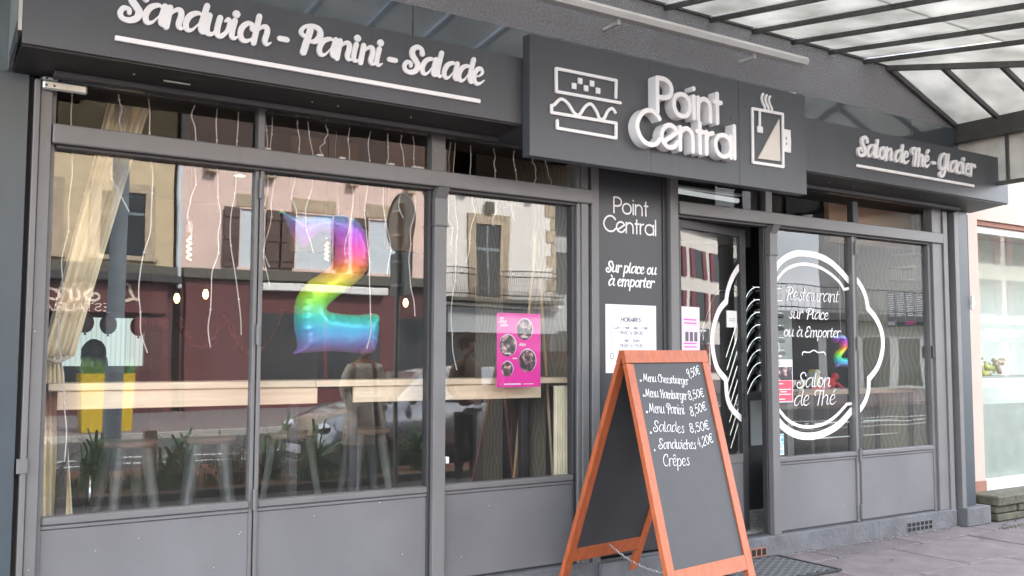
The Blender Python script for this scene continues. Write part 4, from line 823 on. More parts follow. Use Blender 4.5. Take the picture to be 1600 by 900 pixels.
box('bulkhead', 'ochre_board', 6.9, 8.1, .31, .36, 2.52, 3.28, room); box('bulkhead', 'inner_dark', 4.7, 6.88, 1.2, 1.26, 2.55, 3.28, room)
rw = thing('rear_window', 'bright rear window with pale vertical blinds deep in the room', 'window')
box('bright_pane', 'rear_light', 1.52, 2.42, 6.0, 6.02, 1.40, 1.92, rw, 0)
for i in range(18): box('blind_slat', 'rear_slat_glow', 1.53+i*.05, 1.535+i*.05, 5.95, 5.99, 1.40, 1.92, rw, 0)  # pane and slats glow by emission, standing in for daylight from behind
for e in ((1.46, 1.52, 1.36, 1.98), (2.42, 2.50, 1.36, 1.98)): box('window_frame', 'sign_black', e[0], e[1], 5.92, 6.03, e[2], e[3], rw)
box('window_frame', 'sign_black', 1.52, 2.42, 5.92, 6.03, 1.34, 1.398, rw); box('window_frame', 'dark_red', 1.52, 2.42, 5.92, 6.03, 1.921, 1.99, rw)
ln = thing('interior_wall', 'dark red partition wall around the rear window', 'wall'); box('wall_panel', 'inner_dark', -.9, 1.45, 6.05, 6.1, .16, 3.28, ln); box('wall_panel', 'red_front_dark', 2.52, 4.5, 6.05, 6.1, .16, 3.28, ln); box('wall_panel', 'inner_dark', 1.451, 2.519, 6.05, 6.1, .16, 3.28, ln)
# balloons over the rear window and garland
for i, (px, z) in enumerate(((1.33, 1.765), (1.50, 1.755), (1.73, 1.745), (1.90, 1.775))):
    t = thing('party_balloon', ['dark red balloon at the left corner of the bright rear window', 'dark red balloon second from the left over the rear window', 'dark red balloon third from the left over the rear window', 'dark red balloon at the right corner of the rear window'][i], 'balloon', (px, 3.0, z), 0, 'balloons over the rear window')
    MB().ball((0, 0, 0), .066, .066, .08).build('skin', 'dark_red', t); MB().lathe([(.012, -.095), (.006, -.083), (.004, -.076)], (0, 0, 0), 6).build('knot', 'dark_red', t)
gd = thing('paper_garland', 'dark red paper garland hanging in two swags inside the left window', 'garland')
g = MB()
for a, b, dp_ in (((2.05, 1.80), (2.42, 1.86), .28), ((2.42, 1.86), (2.95, 1.95), .42)):
    for i in range(46):
        t = i/45; x = a[0]+(b[0]-a[0])*t; z = a[1]+(b[1]-a[1])*t-dp_*4*t*(1-t)*.9; g.ball((x, 3.0, z), .03, .03, .026, 6, 4, wob=.4)
g.build('paper_chain', 'dark_red', gd, kind='stuff')
# window counter
ct = thing('window_counter', 'long pale pine counter with front boards behind the left windows', 'counter')
for i, (a, b) in enumerate(((.70, 2.10), (2.103, 3.93))): box('counter_plank', 'pine', a, b, .13, .30, 1.328, 1.365, ct, .003); box('counter_plank', 'pine', a, b, .303, .47, 1.328, 1.364, ct, .003)
for a, b in ((.745, 2.12), (2.345, 3.70)): box('front_board', 'pine', a, b, .15, .17, 1.232, 1.3275, ct, .003)
for x in (.78, 2.02, 2.4, 3.3, 3.66): box('counter_leg', 'sign_black', x, x+.05, .32, .37, .151, 1.327, ct, .003)
# stools
def stool():
    t = thing('bar_stool', '', 'stool', (0, 0, 0), 0, 'pale metal bar stools behind the window counter')
    MB().lathe([(.15, 0), (.165, .012), (.165, .03), (.15, .038)], (0, 0, .83), 20).build('seat', 'console_wood', t)
    for a in range(4):
        an = a*1.5708+.785; c, s_ = math.cos(an), math.sin(an)
        MB().tube([(c*.11, s_*.11, .83), (c*.25, s_*.25, .0)], [.045, .017], 4, flat=.7).build('leg', 'stool_metal', t)
    MB().tube([(.19*math.cos(q*.5236), .19*math.sin(q*.5236), .30) for q in range(12)], .008, 6, closed=True).build('footrest', 'stool_metal', t)
    return t
s0 = stool()
for i, (x, y, rz, lb) in enumerate([(1.22, .80, .2, 'pale metal bar stool nearest the curtain'), (1.70, .85, -.2, 'pale metal bar stool near the hinge post of the first window'), (2.25, .9, .5, 'pale metal bar stool behind the left part of the second window'), (2.80, .95, 0, 'pale metal bar stool behind the trench coat reflection')]):
    if i == 0: s0.location = (x, y, .15); s0.rotation_euler[2] = rz; s0['label'] = lb
    else: dup(s0, (x, y, .15), rz, lb)
# curtain
cu = thing('curtain', 'cream pleated curtain tied back at the left of the first window', 'curtain')
g = MB(); rows_, cols_ = 26, 44; V = []
for i in range(rows_+1):
    t = i/rows_; z = 3.1-t*1.6; s_ = t**1.5
    xl = 1.02-.30*t-.03*s_; xr = 1.27-.42*t**.9; 
    for j in range(cols_+1):
        u = j/cols_; f = math.sin(u*34+math.sin(u*9)*1.2); amp = .022*(1-.4*t); V.append((xl+(xr-xl)*u+.004*math.sin(u*50), .40+amp*f-.05*t, z))
FS = [(i*(cols_+1)+j, i*(cols_+1)+j+1, (i+1)*(cols_+1)+j+1, (i+1)*(cols_+1)+j) for i in range(rows_) for j in range(cols_)]
o = g.add(V, FS, True).build('curtain_cloth', 'curtain', cu, fix=False); md = o.modifiers.new('solid', 'SOLIDIFY'); md.thickness = .003
g = MB(); V = []
for i in range(13):
    t = i/12; z = 1.5-t*1.3
    for j in range(31): u = j/30; V.append((.70+(.09+.12*t)*u, .36+.018*math.sin(u*30), z))
o = g.add(V, [(i*31+j, i*31+j+1, (i+1)*31+j+1, (i+1)*31+j) for i in range(12) for j in range(30)], True).build('curtain_tail', 'curtain', cu, fix=False); o.modifiers.new('solid', 'SOLIDIFY').thickness = .003
MB().tube([(.69, .30, 1.5), (.76, .30, 1.47), (.82, .33, 1.5), (.82, .42, 1.52), (.74, .44, 1.52), (.69, .40, 1.5)], .012, 6, closed=True).build('tie_back', 'cream', cu)
MB().tube([(.6, .40, 3.12), (4.0, .40, 3.12)], .012, 8).build('curtain_rail', 'zinc', cu)
cu2 = thing('wood_lath_bundle', 'bundle of pale wooden laths leaning against the wavy wallpaper', 'laths')
for i in range(5): MB().tube([(3.66+.05*i, .50+.02*i, .155), (3.80+.02*i, .36+.03*i, 2.3+.05*i)] if i < 3 else [(3.94+.02*(i-3), .2+.03*i, .155), (3.82+.02*(i-3), .24+.03*i, 2.05)], .013, 4).build('lath', 'pine_pole', cu2)
cu3 = thing('beige_drape', 'narrow beige drape hanging at the right of the third window', 'curtain')
g = MB(); V = []
for i in range(2):
    for j in range(41): u = j/40; V.append((3.80+.13*u, .14+.014*math.sin(u*40), 1.31 if i == 0 else .18))
g.add(V, [(j, j+1, 41+j+1, 41+j) for j in range(40)], True).build('curtain_cloth', 'curtain', cu3, fix=False).modifiers.new('solid', 'SOLIDIFY').thickness = .003
# icicle string lights
ic = [(.755, .98, 0), (.98, 2.25, .35), (1.14, 1.52, 0), (1.37, 2.12, .12), (1.50, 1.55, 0), (1.60, 1.62, .2), (1.77, 2.0, .1), (1.80, 1.9, 0), (1.95, 2.3, .1), (2.03, 2.1, .2), (2.12, 2.62, 0), (2.28, 2.05, .1), (2.40, 1.55, .15), (2.52, 2.0, 0), (2.62, 2.35, .2), (2.70, 1.75, 0), (2.95, 2.2, 0), (3.0, 1.42, .18), (3.12, 2.1, 0), (3.3, 2.35, .1), (3.45, 2.4, 0), (3.6, 2.62, .1), (3.72, 2.6, 0)]
sl2 = thing('icicle_lights', 'white icicle string of unlit fairy lights hanging inside the left windows', 'string lights')
MB().tube([(.66, .10, 2.99), (1.7, .10, 2.97), (2.8, .10, 2.99), (3.85, .10, 2.98)], .0035, 5).build('cable', 'wire', sl2)
for i, (x, zb, cur) in enumerate(ic):
    n = 14; ph = random.uniform(0, 6); pts = []
    for k in range(n+1):
        t = k/n; z = 2.99+(zb-2.99)*t
        pts.append((x+.020*math.sin(ph+t*9)*(.4+t)+random.uniform(-.010, .010)-cur*.45*max(0, t-.7)*math.sin(t*5), .10+.01*math.sin(t*7+ph), z))
    o = MB().tube(smooth_pts(pts, 4), .0034, 5).build('light_strand', 'wire', sl2)
    g = MB()
    for k in range(3, n+1, 3): g.ball((pts[k][0], pts[k][1]-.003, pts[k][2]), .0065, n=6, k=4)
    g.build('strand_bulb', 'white_plastic', o)
for i, (x, lb) in enumerate(((1.75, 'small white plug box at the left of the second transom pane'), (2.06, 'small white plug box beside the third strand on the transom'), (2.20, 'tiny white adapter on the transom ledge'), (2.52, 'small white plug box in the middle of the transom ledge'), (2.68, 'wide white plug box near the thick mullion'))):
    o = box('plug_box', 'white_plastic', x, x+(.035 if i != 4 else .075), .06, .09, 2.636, 2.672, None, .002, label=lb, category='plug box')
box('led_driver', 'zinc', 1.88, 2.10, .07, .11, 2.636, 2.66, None, .002, label='flat grey driver box lying on the ledge at the left', category='driver box'); box('led_driver', 'zinc', 2.37, 2.52, .07, .11, 2.636, 2.66, None, .002, label='flat grey driver box lying on the ledge at the right', category='driver box')
# lamps
def bulb(x, y, z, label, s=1.):
    t = thing('filament_bulb', label, 'light bulb', (x, y, z), 0, 'filament bulbs hanging in the window')
    MB().lathe([(.012*s, .0), (.020*s, .02*s), (.022*s, .08*s), (.020*s, .14*s), (.012*s, .165*s)], (0, 0, -.165*s), 12).build('glass_bulb', 'upper_glass', t)
    g = MB(); g.tube([(.011*s*math.cos(k*1.1), .011*s*math.sin(k*1.1), -.15*s+k*.0052*s) for k in range(25)], .0042*s, 5); g.build('filament', 'filament', t)
    MB().lathe([(.016*s, 0), (.018*s, .03*s), (.012*s, .055*s)], (0, 0, 0), 10).build('socket', 'white_plastic', t); MB().tube([(0, 0, .05*s), (0, 0, 3.3-z)], .003, 5).build('cord', 'wire' if y > 2 else 'sign_black', t)
bulb(1.54, .8, 2.26, 'long glowing filament bulb in the first window', 1.15); bulb(2.43, .8, 2.28, 'round glowing filament bulb inside the loop of the foil balloon', .95); bulb(3.22, .8, 2.12, 'glowing filament bulb near the post of the third window', 1.1)
for i, (x, z, lb) in enumerate(((1.90, 1.99, 'small lit bulb at the left of the mirror end'), (2.12, 2.03, 'small lit bulb beside the hinge post'), (2.98, 2.02, 'small lit bulb right of the foil balloon'), (3.88, 2.02, 'small lit bulb behind the thick post'))):
    t = thing('small_bulb', lb, 'light bulb', (x, 2.5, z), 0, 'small warm bulbs deeper in the room')
    MB().lathe([(.010, -.075), (.022, -.055), (.024, -.03), (.012, 0)], (0, 0, 0), 10).build('glass_bulb', 'filament', t); MB().tube([(0, 0, 0), (0, 0, 3.29-z)], .003, 5).build('cord', 'sign_black', t)
for x, y, lb in ((1.71, 1.48, 'round recessed ceiling spot seen through the first transom pane'), (2.9, 4.2, 'round recessed ceiling spot deeper in the room')):
    t = thing('ceiling_spot', lb, 'ceiling light', (x, y, 3.295)); MB().lathe([(.05, 0), (.05, -.004), (.001, -.004)], (0, 0, 0), 20).build('lens', 'spot_glow', t); MB().lathe([(.065, 0), (.065, -.008), (.051, -.008), (.051, 0)], (0, 0, 0), 20).build('trim', 'white_plastic', t)
tl = thing('ceiling_tube', 'white tube light on the ceiling seen above the entrance door', 'ceiling light')
MB().tube([(5.62, 1.0, 2.955), (6.5, 1.0, 2.935)], .022, 10).build('tube', 'tube_glow', tl); box('housing', 'white_plastic', 5.58, 6.54, .97, 1.04, 2.98, 3.0, tl)
# foil balloons
def foil(out, y, name, label, H=.10, st=.0085, sc_=1., org=(0, 0), shift=(0, 0)):
    O = [((a-org[0])*sc_+org[0]+shift[0], (b-org[1])*sc_+org[1]+shift[1]) for a, b in out]; O = smooth_pts(O+[O[0]], 3)[:-1]; n = len(O); st *= sc_; H *= sc_
    acc = [0]
    for i in range(n): q = O[(i+1) % n]; acc.append(acc[-1]+math.hypot(q[0]-O[i][0], q[1]-O[i][1]))
    def near(p):
        best = (9, None, 0); ins = False
        for i in range(n):
            a, b = O[i], O[(i+1) % n]; dx, dy = b[0]-a[0], b[1]-a[1]; t = max(0, min(1, ((p[0]-a[0])*dx+(p[1]-a[1])*dy)/(dx*dx+dy*dy+1e-12))); q = (a[0]+dx*t, a[1]+dy*t); d_ = math.hypot(p[0]-q[0], p[1]-q[1])
            if d_ < best[0]: best = (d_, q, acc[i]+t*math.hypot(dx, dy))
            if (a[1] > p[1]) != (b[1] > p[1]) and p[0] < a[0]+(p[1]-a[1])*dx/(dy if abs(dy) > 1e-12 else 1e-12): ins = not ins
        return best, ins
    x0 = min(p[0] for p in O)-st; z0 = min(p[1] for p in O)-st; nx = int((max(p[0] for p in O)-x0)/st)+2; nz = int((max(p[1] for p in O)-z0)/st)+2
    G = {(i, j): near((x0+i*st, z0+j*st)) for i in range(nx) for j in range(nz)}; idx = {}; V = []; F_ = []
    D = .085*sc_
    for sgn in (-1, 1):
        loc = {}
        def vid(k):
            if k in loc: return loc[k]
            (d_, q, s_), ins = G[k]
            if ins:
                e = min(1, d_/D); h = H*math.sqrt(max(0, 1-(1-e)**2)); h *= 1+(.055*math.sin(s_*95/sc_)+.03*math.sin(s_*163/sc_+1))*(1-e)**1.2; V.append((x0+k[0]*st, y+sgn*h, z0+k[1]*st))
            else: V.append((q[0], y+sgn*.0008, q[1]))
            loc[k] = len(V)-1; return loc[k]
        for i in range(nx-1):
            for j in range(nz-1):
                ks = ((i, j), (i+1, j), (i+1, j+1), (i, j+1))
                if sum(G[k][1] for k in ks) >= 1: f = tuple(vid(k) for k in ks); F_.append(f if sgn < 0 else f[::-1])
    t = thing(name, label, 'balloon'); MB().add(V, F_, True).build('foil_skin', 'foil', t, fix=False)
    g = MB()
    for i in range(n): a, b = O[i], O[(i+1) % n]; g.add([(a[0], y-.001, a[1]), (b[0], y-.001, b[1]), (b[0]+(b[1]-a[1])*0, y+.001, b[1]), (a[0], y+.001, a[1])], [(0, 1, 2, 3)])
    top = max(O, key=lambda p: p[1]); MB().tube([(top[0], y, top[1]), (top[0]-.03*sc_, y, top[1]+.4*sc_), (top[0]+.02, y, 3.29)], .0018, 4).build('string', 'wire', t)
    MB().tube([(O[0][0]+.01, y, O[0][1]), (O[0][0]-.02*sc_, y, O[0][1]+.012*sc_)], [.006*sc_, .014*sc_], 8, flat=.3).build('filler_tab', 'foil', t); return t
TWO = [(1.928, 2.337), (2.034, 2.316), (2.173, 2.346), (2.317, 2.358), (2.41, 2.303), (2.467, 2.177), (2.457, 2.039), (2.374, 1.937), (2.263, 1.855), (2.195, 1.784), (2.285, 1.76), (2.41, 1.756), (2.525, 1.766), (2.538, 1.708), (2.515, 1.539), (2.413, 1.523), (2.248, 1.534), (2.049, 1.522), (2.002, 1.518), (2.032, 1.566), (2.015, 1.659), (2.009, 1.771), (2.027, 1.858), (2.088, 1.944), (2.179, 2.005), (2.239, 2.073), (2.254, 2.144), (2.221, 2.211), (2.155, 2.237), (2.092, 2.187), (2.057, 2.139), (2.005, 2.196), (1.957, 2.275)]
foil(TWO, .24, 'number_balloon', 'large rainbow foil balloon shaped like a 2 hanging in the second window')
foil(TWO, .36, 'small_number_balloon', 'small rainbow foil balloon behind the right window lettering', sc_=.34, org=TWO[0], shift=(5.05, -.64))
# console table, ornaments, chairs behind the right windows
cs = thing('console_table', 'long wooden console table on black steel legs behind the right windows', 'table')
box('table_top', 'console_wood', 6.45, 8.08, .30, .72, 1.185, 1.222, cs, .003)
for x in (6.62, 7.28, 8.02):
    for y in (.32, .68): box('leg', 'sign_black', x, x+.04, y, y+.03, .156, 1.184, cs, .002)
for x in (6.66, 7.32): box('table_shelf', 'console_wood', x, x+.61 if x < 7 else x+.69, .34, .70, .60, .62, cs, .002)
for z in (.93, .80): MB().tube([(6.70, .45, z), (8.0, .45, z)], .006, 6).build('wire_rail', 'white_plastic', cs)
def orn(name, label, cat, parts):
    t = thing(name, label, cat)
    for nm, mb, m_ in parts: mb.build(nm, m_, t)
orn('red_plush_toy', 'red plush toy on the console table behind the middle post', 'toy', [('body', MB().ball((7.10, .5, 1.275), .06, .05, .055), 'red_plush'), ('head', MB().ball((7.15, .48, 1.335), .035), 'red_plush'), ('arm', MB().tube([(7.05, .47, 1.29), (6.99, .45, 1.24)], .016, 6), 'red_plush'), ('arm', MB().tube([(7.15, .47, 1.28), (7.21, .45, 1.235)], .016, 6), 'red_plush')])
orn('cherub_figurine', 'cream cherub figurine on a red dish on the console table', 'figurine', [('base', MB().lathe([(.06, 0), (.07, .02), (.04, .03)], (6.86, .45, 1.222), 14), 'red_plush'), ('body', MB().lathe([(.03, 0), (.035, .04), (.022, .08), (.028, .10)], (6.86, .45, 1.252), 12), 'cream'), ('head', MB().ball((6.86, .44, 1.375), .026), 'cream'), ('wing', MB().ball((6.895, .46, 1.33), .03, .008, .03), 'cream')])
for i, (x, lb) in enumerate(((6.42, 'dark scrolled cup left on the console table'), (6.55, 'dark scrolled cup beside its twin on the console table'))):
    orn('ornate_cup', lb, 'cup', [('bowl', MB().lathe([(.02, 0), (.012, .02), (.035, .05), (.042, .09), (.038, .09), (.03, .055)], (x+.08, .42, 1.222), 14), 'cream'), ('handle', MB().tube(smooth_pts([(x+.11, .42, 1.30), (x+.15, .42, 1.29), (x+.15, .42, 1.26), (x+.115, .42, 1.255)]), .005, 6), 'sign_black')])
orn('glass_jar', 'clear jar with a yellow lid on the console table', 'jar', [('jar', MB().lathe([(.05, 0), (.055, .02), (.055, .12), (.04, .15)], (7.0, .6, 1.222), 14), 'green_white'), ('lid', MB().lathe([(.042, 0), (.042, .02), (.01, .025)], (7.0, .6, 1.372), 14), 'yellow')])
def rchair():
    t = thing('side_chair', '', 'chair', (0, 0, 0), 0, 'dark chairs behind the right windows')
    box('seat', 'black_seat', -.22, .22, -.22, .22, .45, .49, t, .01)
    MB().tube(smooth_pts([(-.20, .21, .0), (-.20, .22, .6), (-.19, .24, .88), (-.08, .25, .98), (.08, .25, .98), (.19, .24, .88), (.20, .22, .6), (.20, .21, .0)]), .02, 8).build('back_frame', 'black_seat', t)
    for x in (-.2, .2): MB().tube([(x, -.2, .45), (x*1.05, -.22, 0)], .016, 8).build('leg', 'black_seat', t)
    return t
c0 = rchair(); c0.location = (7.0, 1.3, .156); c0.rotation_euler[2] = .5; c0['label'] = 'black round backed chair left behind the console table'
dup(c0, (7.75, 1.5, .15), -.3, 'black round backed chair right behind the console table')
wt = thing('white_screen', 'grey white board standing behind the console table', 'board'); box('board', 'grey_wall', 6.72, 7.18, .98, 1.02, .156, 1.95, wt); box('board_foot', 'sign_black', 6.75, 7.15, .9, 1.1, .150, .1555, wt)
wl = thing('pale_cabinet', 'pale glazed cabinet low behind the console table', 'cabinet'); box('carcass', 'white_frame', 6.75, 7.9, 1.9, 2.3, .156, 1.05, wl)
for i in range(3): box('door_panel', 'grey_wall', 6.80+i*.37, 7.13+i*.37, 1.885, 1.899, .25, 1.0, wl)
# menu boards and wire baskets on the right wallpaper
for i in range(4):
    y0 = .60-.10*i
    t = thing('menu_sheet', ['long dark menu sheet farthest from the glass on the wavy wallpaper', 'dark menu sheet second from the back on the wallpaper', 'dark menu sheet with a pink foot on the wallpaper', 'dark menu sheet nearest the glass on the wallpaper'][i], 'menu', (0, 0, 0), 0, 'menu sheets on the wallpaper')
    box('sheet', 'sign_grey', 8.100, 8.104, y0-.09, y0, 1.80, 2.14, t, 0)
    for k in range(11): box('menu_line', 'decal_white', 8.0985, 8.0995, y0-.08+random.uniform(0, .02), y0-.03+random.uniform(0, .02), 1.90+k*.021, 1.906+k*.021, t, 0)
    if i in (0, 2): box('menu_pink_field', 'pink' if i == 2 else 'pink_pale', 8.0985, 8.0995, y0-.085, y0-.005, 1.815, 1.85, t, 0)
for i, z in enumerate((2.22, 2.46)):
    t = thing('wire_basket', ['lower wire basket hung on the wallpaper above the menus', 'upper wire basket hung on the wallpaper near the transom'][i], 'basket', (7.98, .28, z), 0, 'wire baskets on the wallpaper')
    MB().tube([(-.11, -.12, 0), (.11, -.12, 0), (.11, .12, 0), (-.11, .12, 0)], .006, 6, closed=True).build('bottom_ring', 'cream', t); MB().tube([(-.12, -.13, .12), (.12, -.13, .12), (.12, .13, .12), (-.12, .13, .12)], .006, 6, closed=True).build('top_ring', 'cream', t)
    for k in range(7):
        x = -.11+.0366*k; MB().tube([(x, -.13, .12), (x, -.12, 0), (x, .12, 0), (x, .13, .12)], .003, 5).build('wire', 'cream', t)
box('coat_hook', 'sign_black', 7.848, 7.87, -.035, -.013, 1.50, 1.61, None, .004, label='small dark handle on the right stile of the last window', category='handle')
# stack of chrome chairs inside the doorway
def schair():
    t = thing('stacking_chair', '', 'chair', (0, 0, 0), 0, 'stacked chrome chairs in the doorway')
    for y in (-.2, .2):
        MB().tube(smooth_pts([(-.42, y, -.55), (-.24, y, -.16), (-.15, y, .0), (-.07, y, .065), (.02, y, .075), (.30, y, .075)], 6), .0085, 8).build('side_tube', 'chrome', t)
    MB().tube([(-.06, -.2, .07), (-.06, .2, .07)], .0115, 8).build('cross_tube', 'chrome', t)
    box('seat', 'black_seat', -.02, .34, -.19, .19, .03, .062, t, .01); MB().prism([(-.40, -.52), (-.225, -.16), (-.14, -.01), (-.07, .045), (-.055, .03), (-.125, -.03), (-.21, -.17), (-.385, -.53)], 'y', -.188, .188).build('backrest', 'black_seat', t)
    return t
sc0 = schair(); OR = ['topmost', 'second from the top', 'third from the top', 'fourth from the top', 'fifth from the top', 'sixth from the top', 'seventh from the top', 'lowest']
for i in range(8):
    lb = OR[i]+' chrome and black chair of the stack inside the doorway'
    z = 2.055-.112*i; loc = (6.53+.006*i, 1.0, z)
    if i == 0: sc0.location = loc; sc0['label'] = lb
    else: dup(sc0, loc, None, lb)
cab = thing('black_cabinet', 'black cabinet with grey door under the stacked chairs in the doorway', 'cabinet')
box('carcass', 'sign_black', 6.42, 7.0, .9, 1.5, .156, 1.20, cab); box('cabinet_door', 'grey_wall', 6.50, 6.80, .885, .899, .72, 1.12, cab); MB().ball((6.80, .87, .92), .012, n=8, k=5).build('knob', 'sign_black', cab)

# ------------------------------------------------------------------ people
def body_mesh(name, edges, rad, parent, m_, lv=2):
    names = list(rad); me = bpy.data.meshes.new(name); me.from_pydata([rad[n][0] for n in names], [(names.index(a), names.index(b)) for a, b in edges], [])
    me.materials.append(M[m_]); o = bpy.data.objects.new(name, me); COL.objects.link(o); o.parent = parent
    o.modifiers.new('skin', 'SKIN'); me.skin_vertices or me.attributes
    for i, n in enumerate(names):
        r_ = rad[n][1]; me.skin_vertices[0].data[i].radius = (r_, r_) if isinstance(r_, (int, float)) else r_
    me.skin_vertices[0].data[0].use_root = True
    s = o.modifiers.new('sub', 'SUBSURF'); s.levels = lv; s.render_levels = lv; o.modifiers['skin'].use_smooth_shade = True
    return o
def head(t, c, hm, style='short'):
    c = Vector(c); g = MB().ball(c, .078, .095, .115, 18, 14).build('head', 'skin', t)
    MB().ball(c+Vector((0, .098, -.01)), .013, .02, .026, 8, 6).build('nose', 'skin', g)
    for s_ in (-1, 1):
        MB().ball(c+Vector((.03*s_, .083, .02)), .010, .008, .007, 8, 5).build('eye', 'hair', g); MB().ball(c+Vector((.08*s_, 0, -.005)), .012, .02, .03, 8, 6).build('ear', 'skin', g)
    MB().ball(c+Vector((0, .088, -.052)), .024, .006, .006, 8, 5).build('mouth', 'red_plush', g)
    h = MB(); V0 = c+Vector((0, -.018, .025)); h.ball(V0, .092, .10, .115, 16, 10, wob=.03)
    if style == 'curly':
        for k in range(90):
            a = random.uniform(0, 6.28); e = random.uniform(-.3, 1.5); p = V0+Vector((math.cos(a)*math.cos(e)*.10, math.sin(a)*math.cos(e)*.10, math.sin(e)*.115))
            if p.y > c.y+.06 and p.z < c.z+.07: continue
            h.ball(p, .03, n=7, k=5)
    if style == 'bob': h.ball(c+Vector((0, -.04, -.06)), .10, .085, .13, 14, 8, wob=.04)
    h.build('hair', hm, t)
def hand(t, c, d_, sgn):
    c = Vector(c); d_ = Vector(d_).normalized(); sd = d_.cross(Vector((0, 1, 0))).normalized(); E = [('w', 'p')]; rad = {'w': (tuple(c), .026), 'p': (tuple(c+d_*.06), (.034, .018))}
    for i, l in enumerate((.062, .072, .068, .052)):
        b = c+d_*.09+sd*(.03-.02*i); rad['k%d' % i] = (tuple(b), .011); rad['m%d' % i] = (tuple(b+d_*l*.55+Vector((0, .012, 0))), .009); rad['e%d' % i] = (tuple(b+d_*l*.95+Vector((0, .03, 0))), .008); E += [('p', 'k%d' % i), ('k%d' % i, 'm%d' % i), ('m%d' % i, 'e%d' % i)]
    b = c+d_*.03+sd*.03*sgn; rad['t0'] = (tuple(b), .011); rad['t1'] = (tuple(b+d_*.035+sd*.02*sgn), .009); E += [('w', 't0'), ('t0', 't1')]
    body_mesh('hand', E, rad, t, 'skin', 1)
def person(label, loc, rz, coat=False, hm='hair', style='short', top='black_cloth', leg='jeans', hands=True):
    t = thing('person', label, 'person', loc, rz)
    Z = {'pel': ((0, 0, .92), (.15, .10)), 'wa': ((0, 0, 1.08), (.135, .095)), 'ch': ((0, 0, 1.28), (.165, .115)), 'nk': ((0, -.01, 1.44), (.075, .07)), 'hb': ((0, .01, 1.52), .05)}
    E = [('pel', 'wa'), ('wa', 'ch'), ('ch', 'nk'), ('nk', 'hb')]
    for s_, n in ((-1, 'l'), (1, 'r')):
        Z['s'+n] = ((.18*s_, 0, 1.39), .062); Z['e'+n] = ((.25*s_, -.03, 1.12), .048); Z['h'+n] = ((.20*s_, .08, .92) if coat else (.17*s_, .16, 1.02), .03)
        E += [('nk', 's'+n), ('s'+n, 'e'+n), ('e'+n, 'h'+n)]
    body_mesh('torso', E, Z, t, top)
    Lg = {'p': ((0, 0, .93), (.13, .10))}; E = []
    for s_, n in ((-1, 'l'), (1, 'r')):
        Lg['t'+n] = ((.09*s_, 0, .82), .088); Lg['k'+n] = ((.11*s_, .02, .48), .06); Lg['a'+n] = ((.12*s_, -.01, .09), .042); E += [('p', 't'+n), ('t'+n, 'k'+n), ('k'+n, 'a'+n)]
        body_mesh('shoe', [('a', 'b'), ('b', 'c')], {'a': ((.12*s_, -.03, .05), .045), 'b': ((.125*s_, .06, .04), .042), 'c': ((.13*s_, .15, .03), .032)}, t, 'sign_black', 1)
    body_mesh('legs', E, Lg, t, leg)
    if hands:
        for s_ in (-1, 1): hand(t, (.20*s_, .08, .92) if coat else (.17*s_, .16, 1.02), (-.2*s_, .2, -.9) if coat else (-.5*s_, .6, -.2), -s_)
    head(t, (0, .02, 1.63), hm, style)
    if coat:
        g = MB(); prof = [(.16, .115, 1.44), (.205, .14, 1.36), (.20, .15, 1.2), (.175, .14, 1.06), (.185, .15, 1.0), (.225, .18, .8), (.255, .20, .56)]; n = 30; V = []
        for a, b, z in prof:
            for j in range(n+1):
                an = math.pi/2+.16+(2*math.pi-.32)*j/n; f = 1+(.03*math.sin(an*7) if z < 1.0 else 0); V.append((a*f*math.cos(an), b*f*math.sin(an), z))
        o = g.add(V, [(i*(n+1)+j, i*(n+1)+j+1, (i+1)*(n+1)+j+1, (i+1)*(n+1)+j) for i in range(len(prof)-1) for j in range(n)], True).build('trench_coat', 'coat', t, fix=False); o.modifiers.new('s', 'SOLIDIFY').thickness = .012
        for s_ in (-1, 1):
            MB().tube(smooth_pts([(.17*s_, 0, 1.40), (.235*s_, -.02, 1.27), (.262*s_, -.03, 1.12), (.245*s_, .03, 1.0), (.205*s_, .085, .93)], 5), [.075]*10+[.062]*8+[.055]*3, 12).build('coat_sleeve', 'coat', o)
            MB().add([(.02*s_, .155, 1.22), (.10*s_, .15, 1.42), (.13*s_, .165, 1.36), (.06*s_, .175, 1.25)], [(0, 1, 2, 3)]).build('lapel', 'coat', o, fix=False)
        MB().tube([(.19*math.cos(a), .158*math.sin(a), 1.06) for a in [q*.3927 for q in range(16)]], .02, 6, closed=True).build('belt', 'coat', t)
        MB().prism([(-.10, 1.06), (.10, 1.06), (.11, 1.40), (-.11, 1.40)], 'y', .10, .128).build('jumper', 'knit', t)
    return t
person('person in a beige belted trench coat over dark jeans, hands in pockets, on the pavement', (4.45, -4.55, 0), -.35, True, 'hair_brown', 'curly', 'knit')
person('smiling person with curly hair in a brown quilted jacket and black trousers on the pavement', (5.72, -4.5, 0), -.3, False, 'hair_brown', 'curly', 'quilt', 'black_cloth')
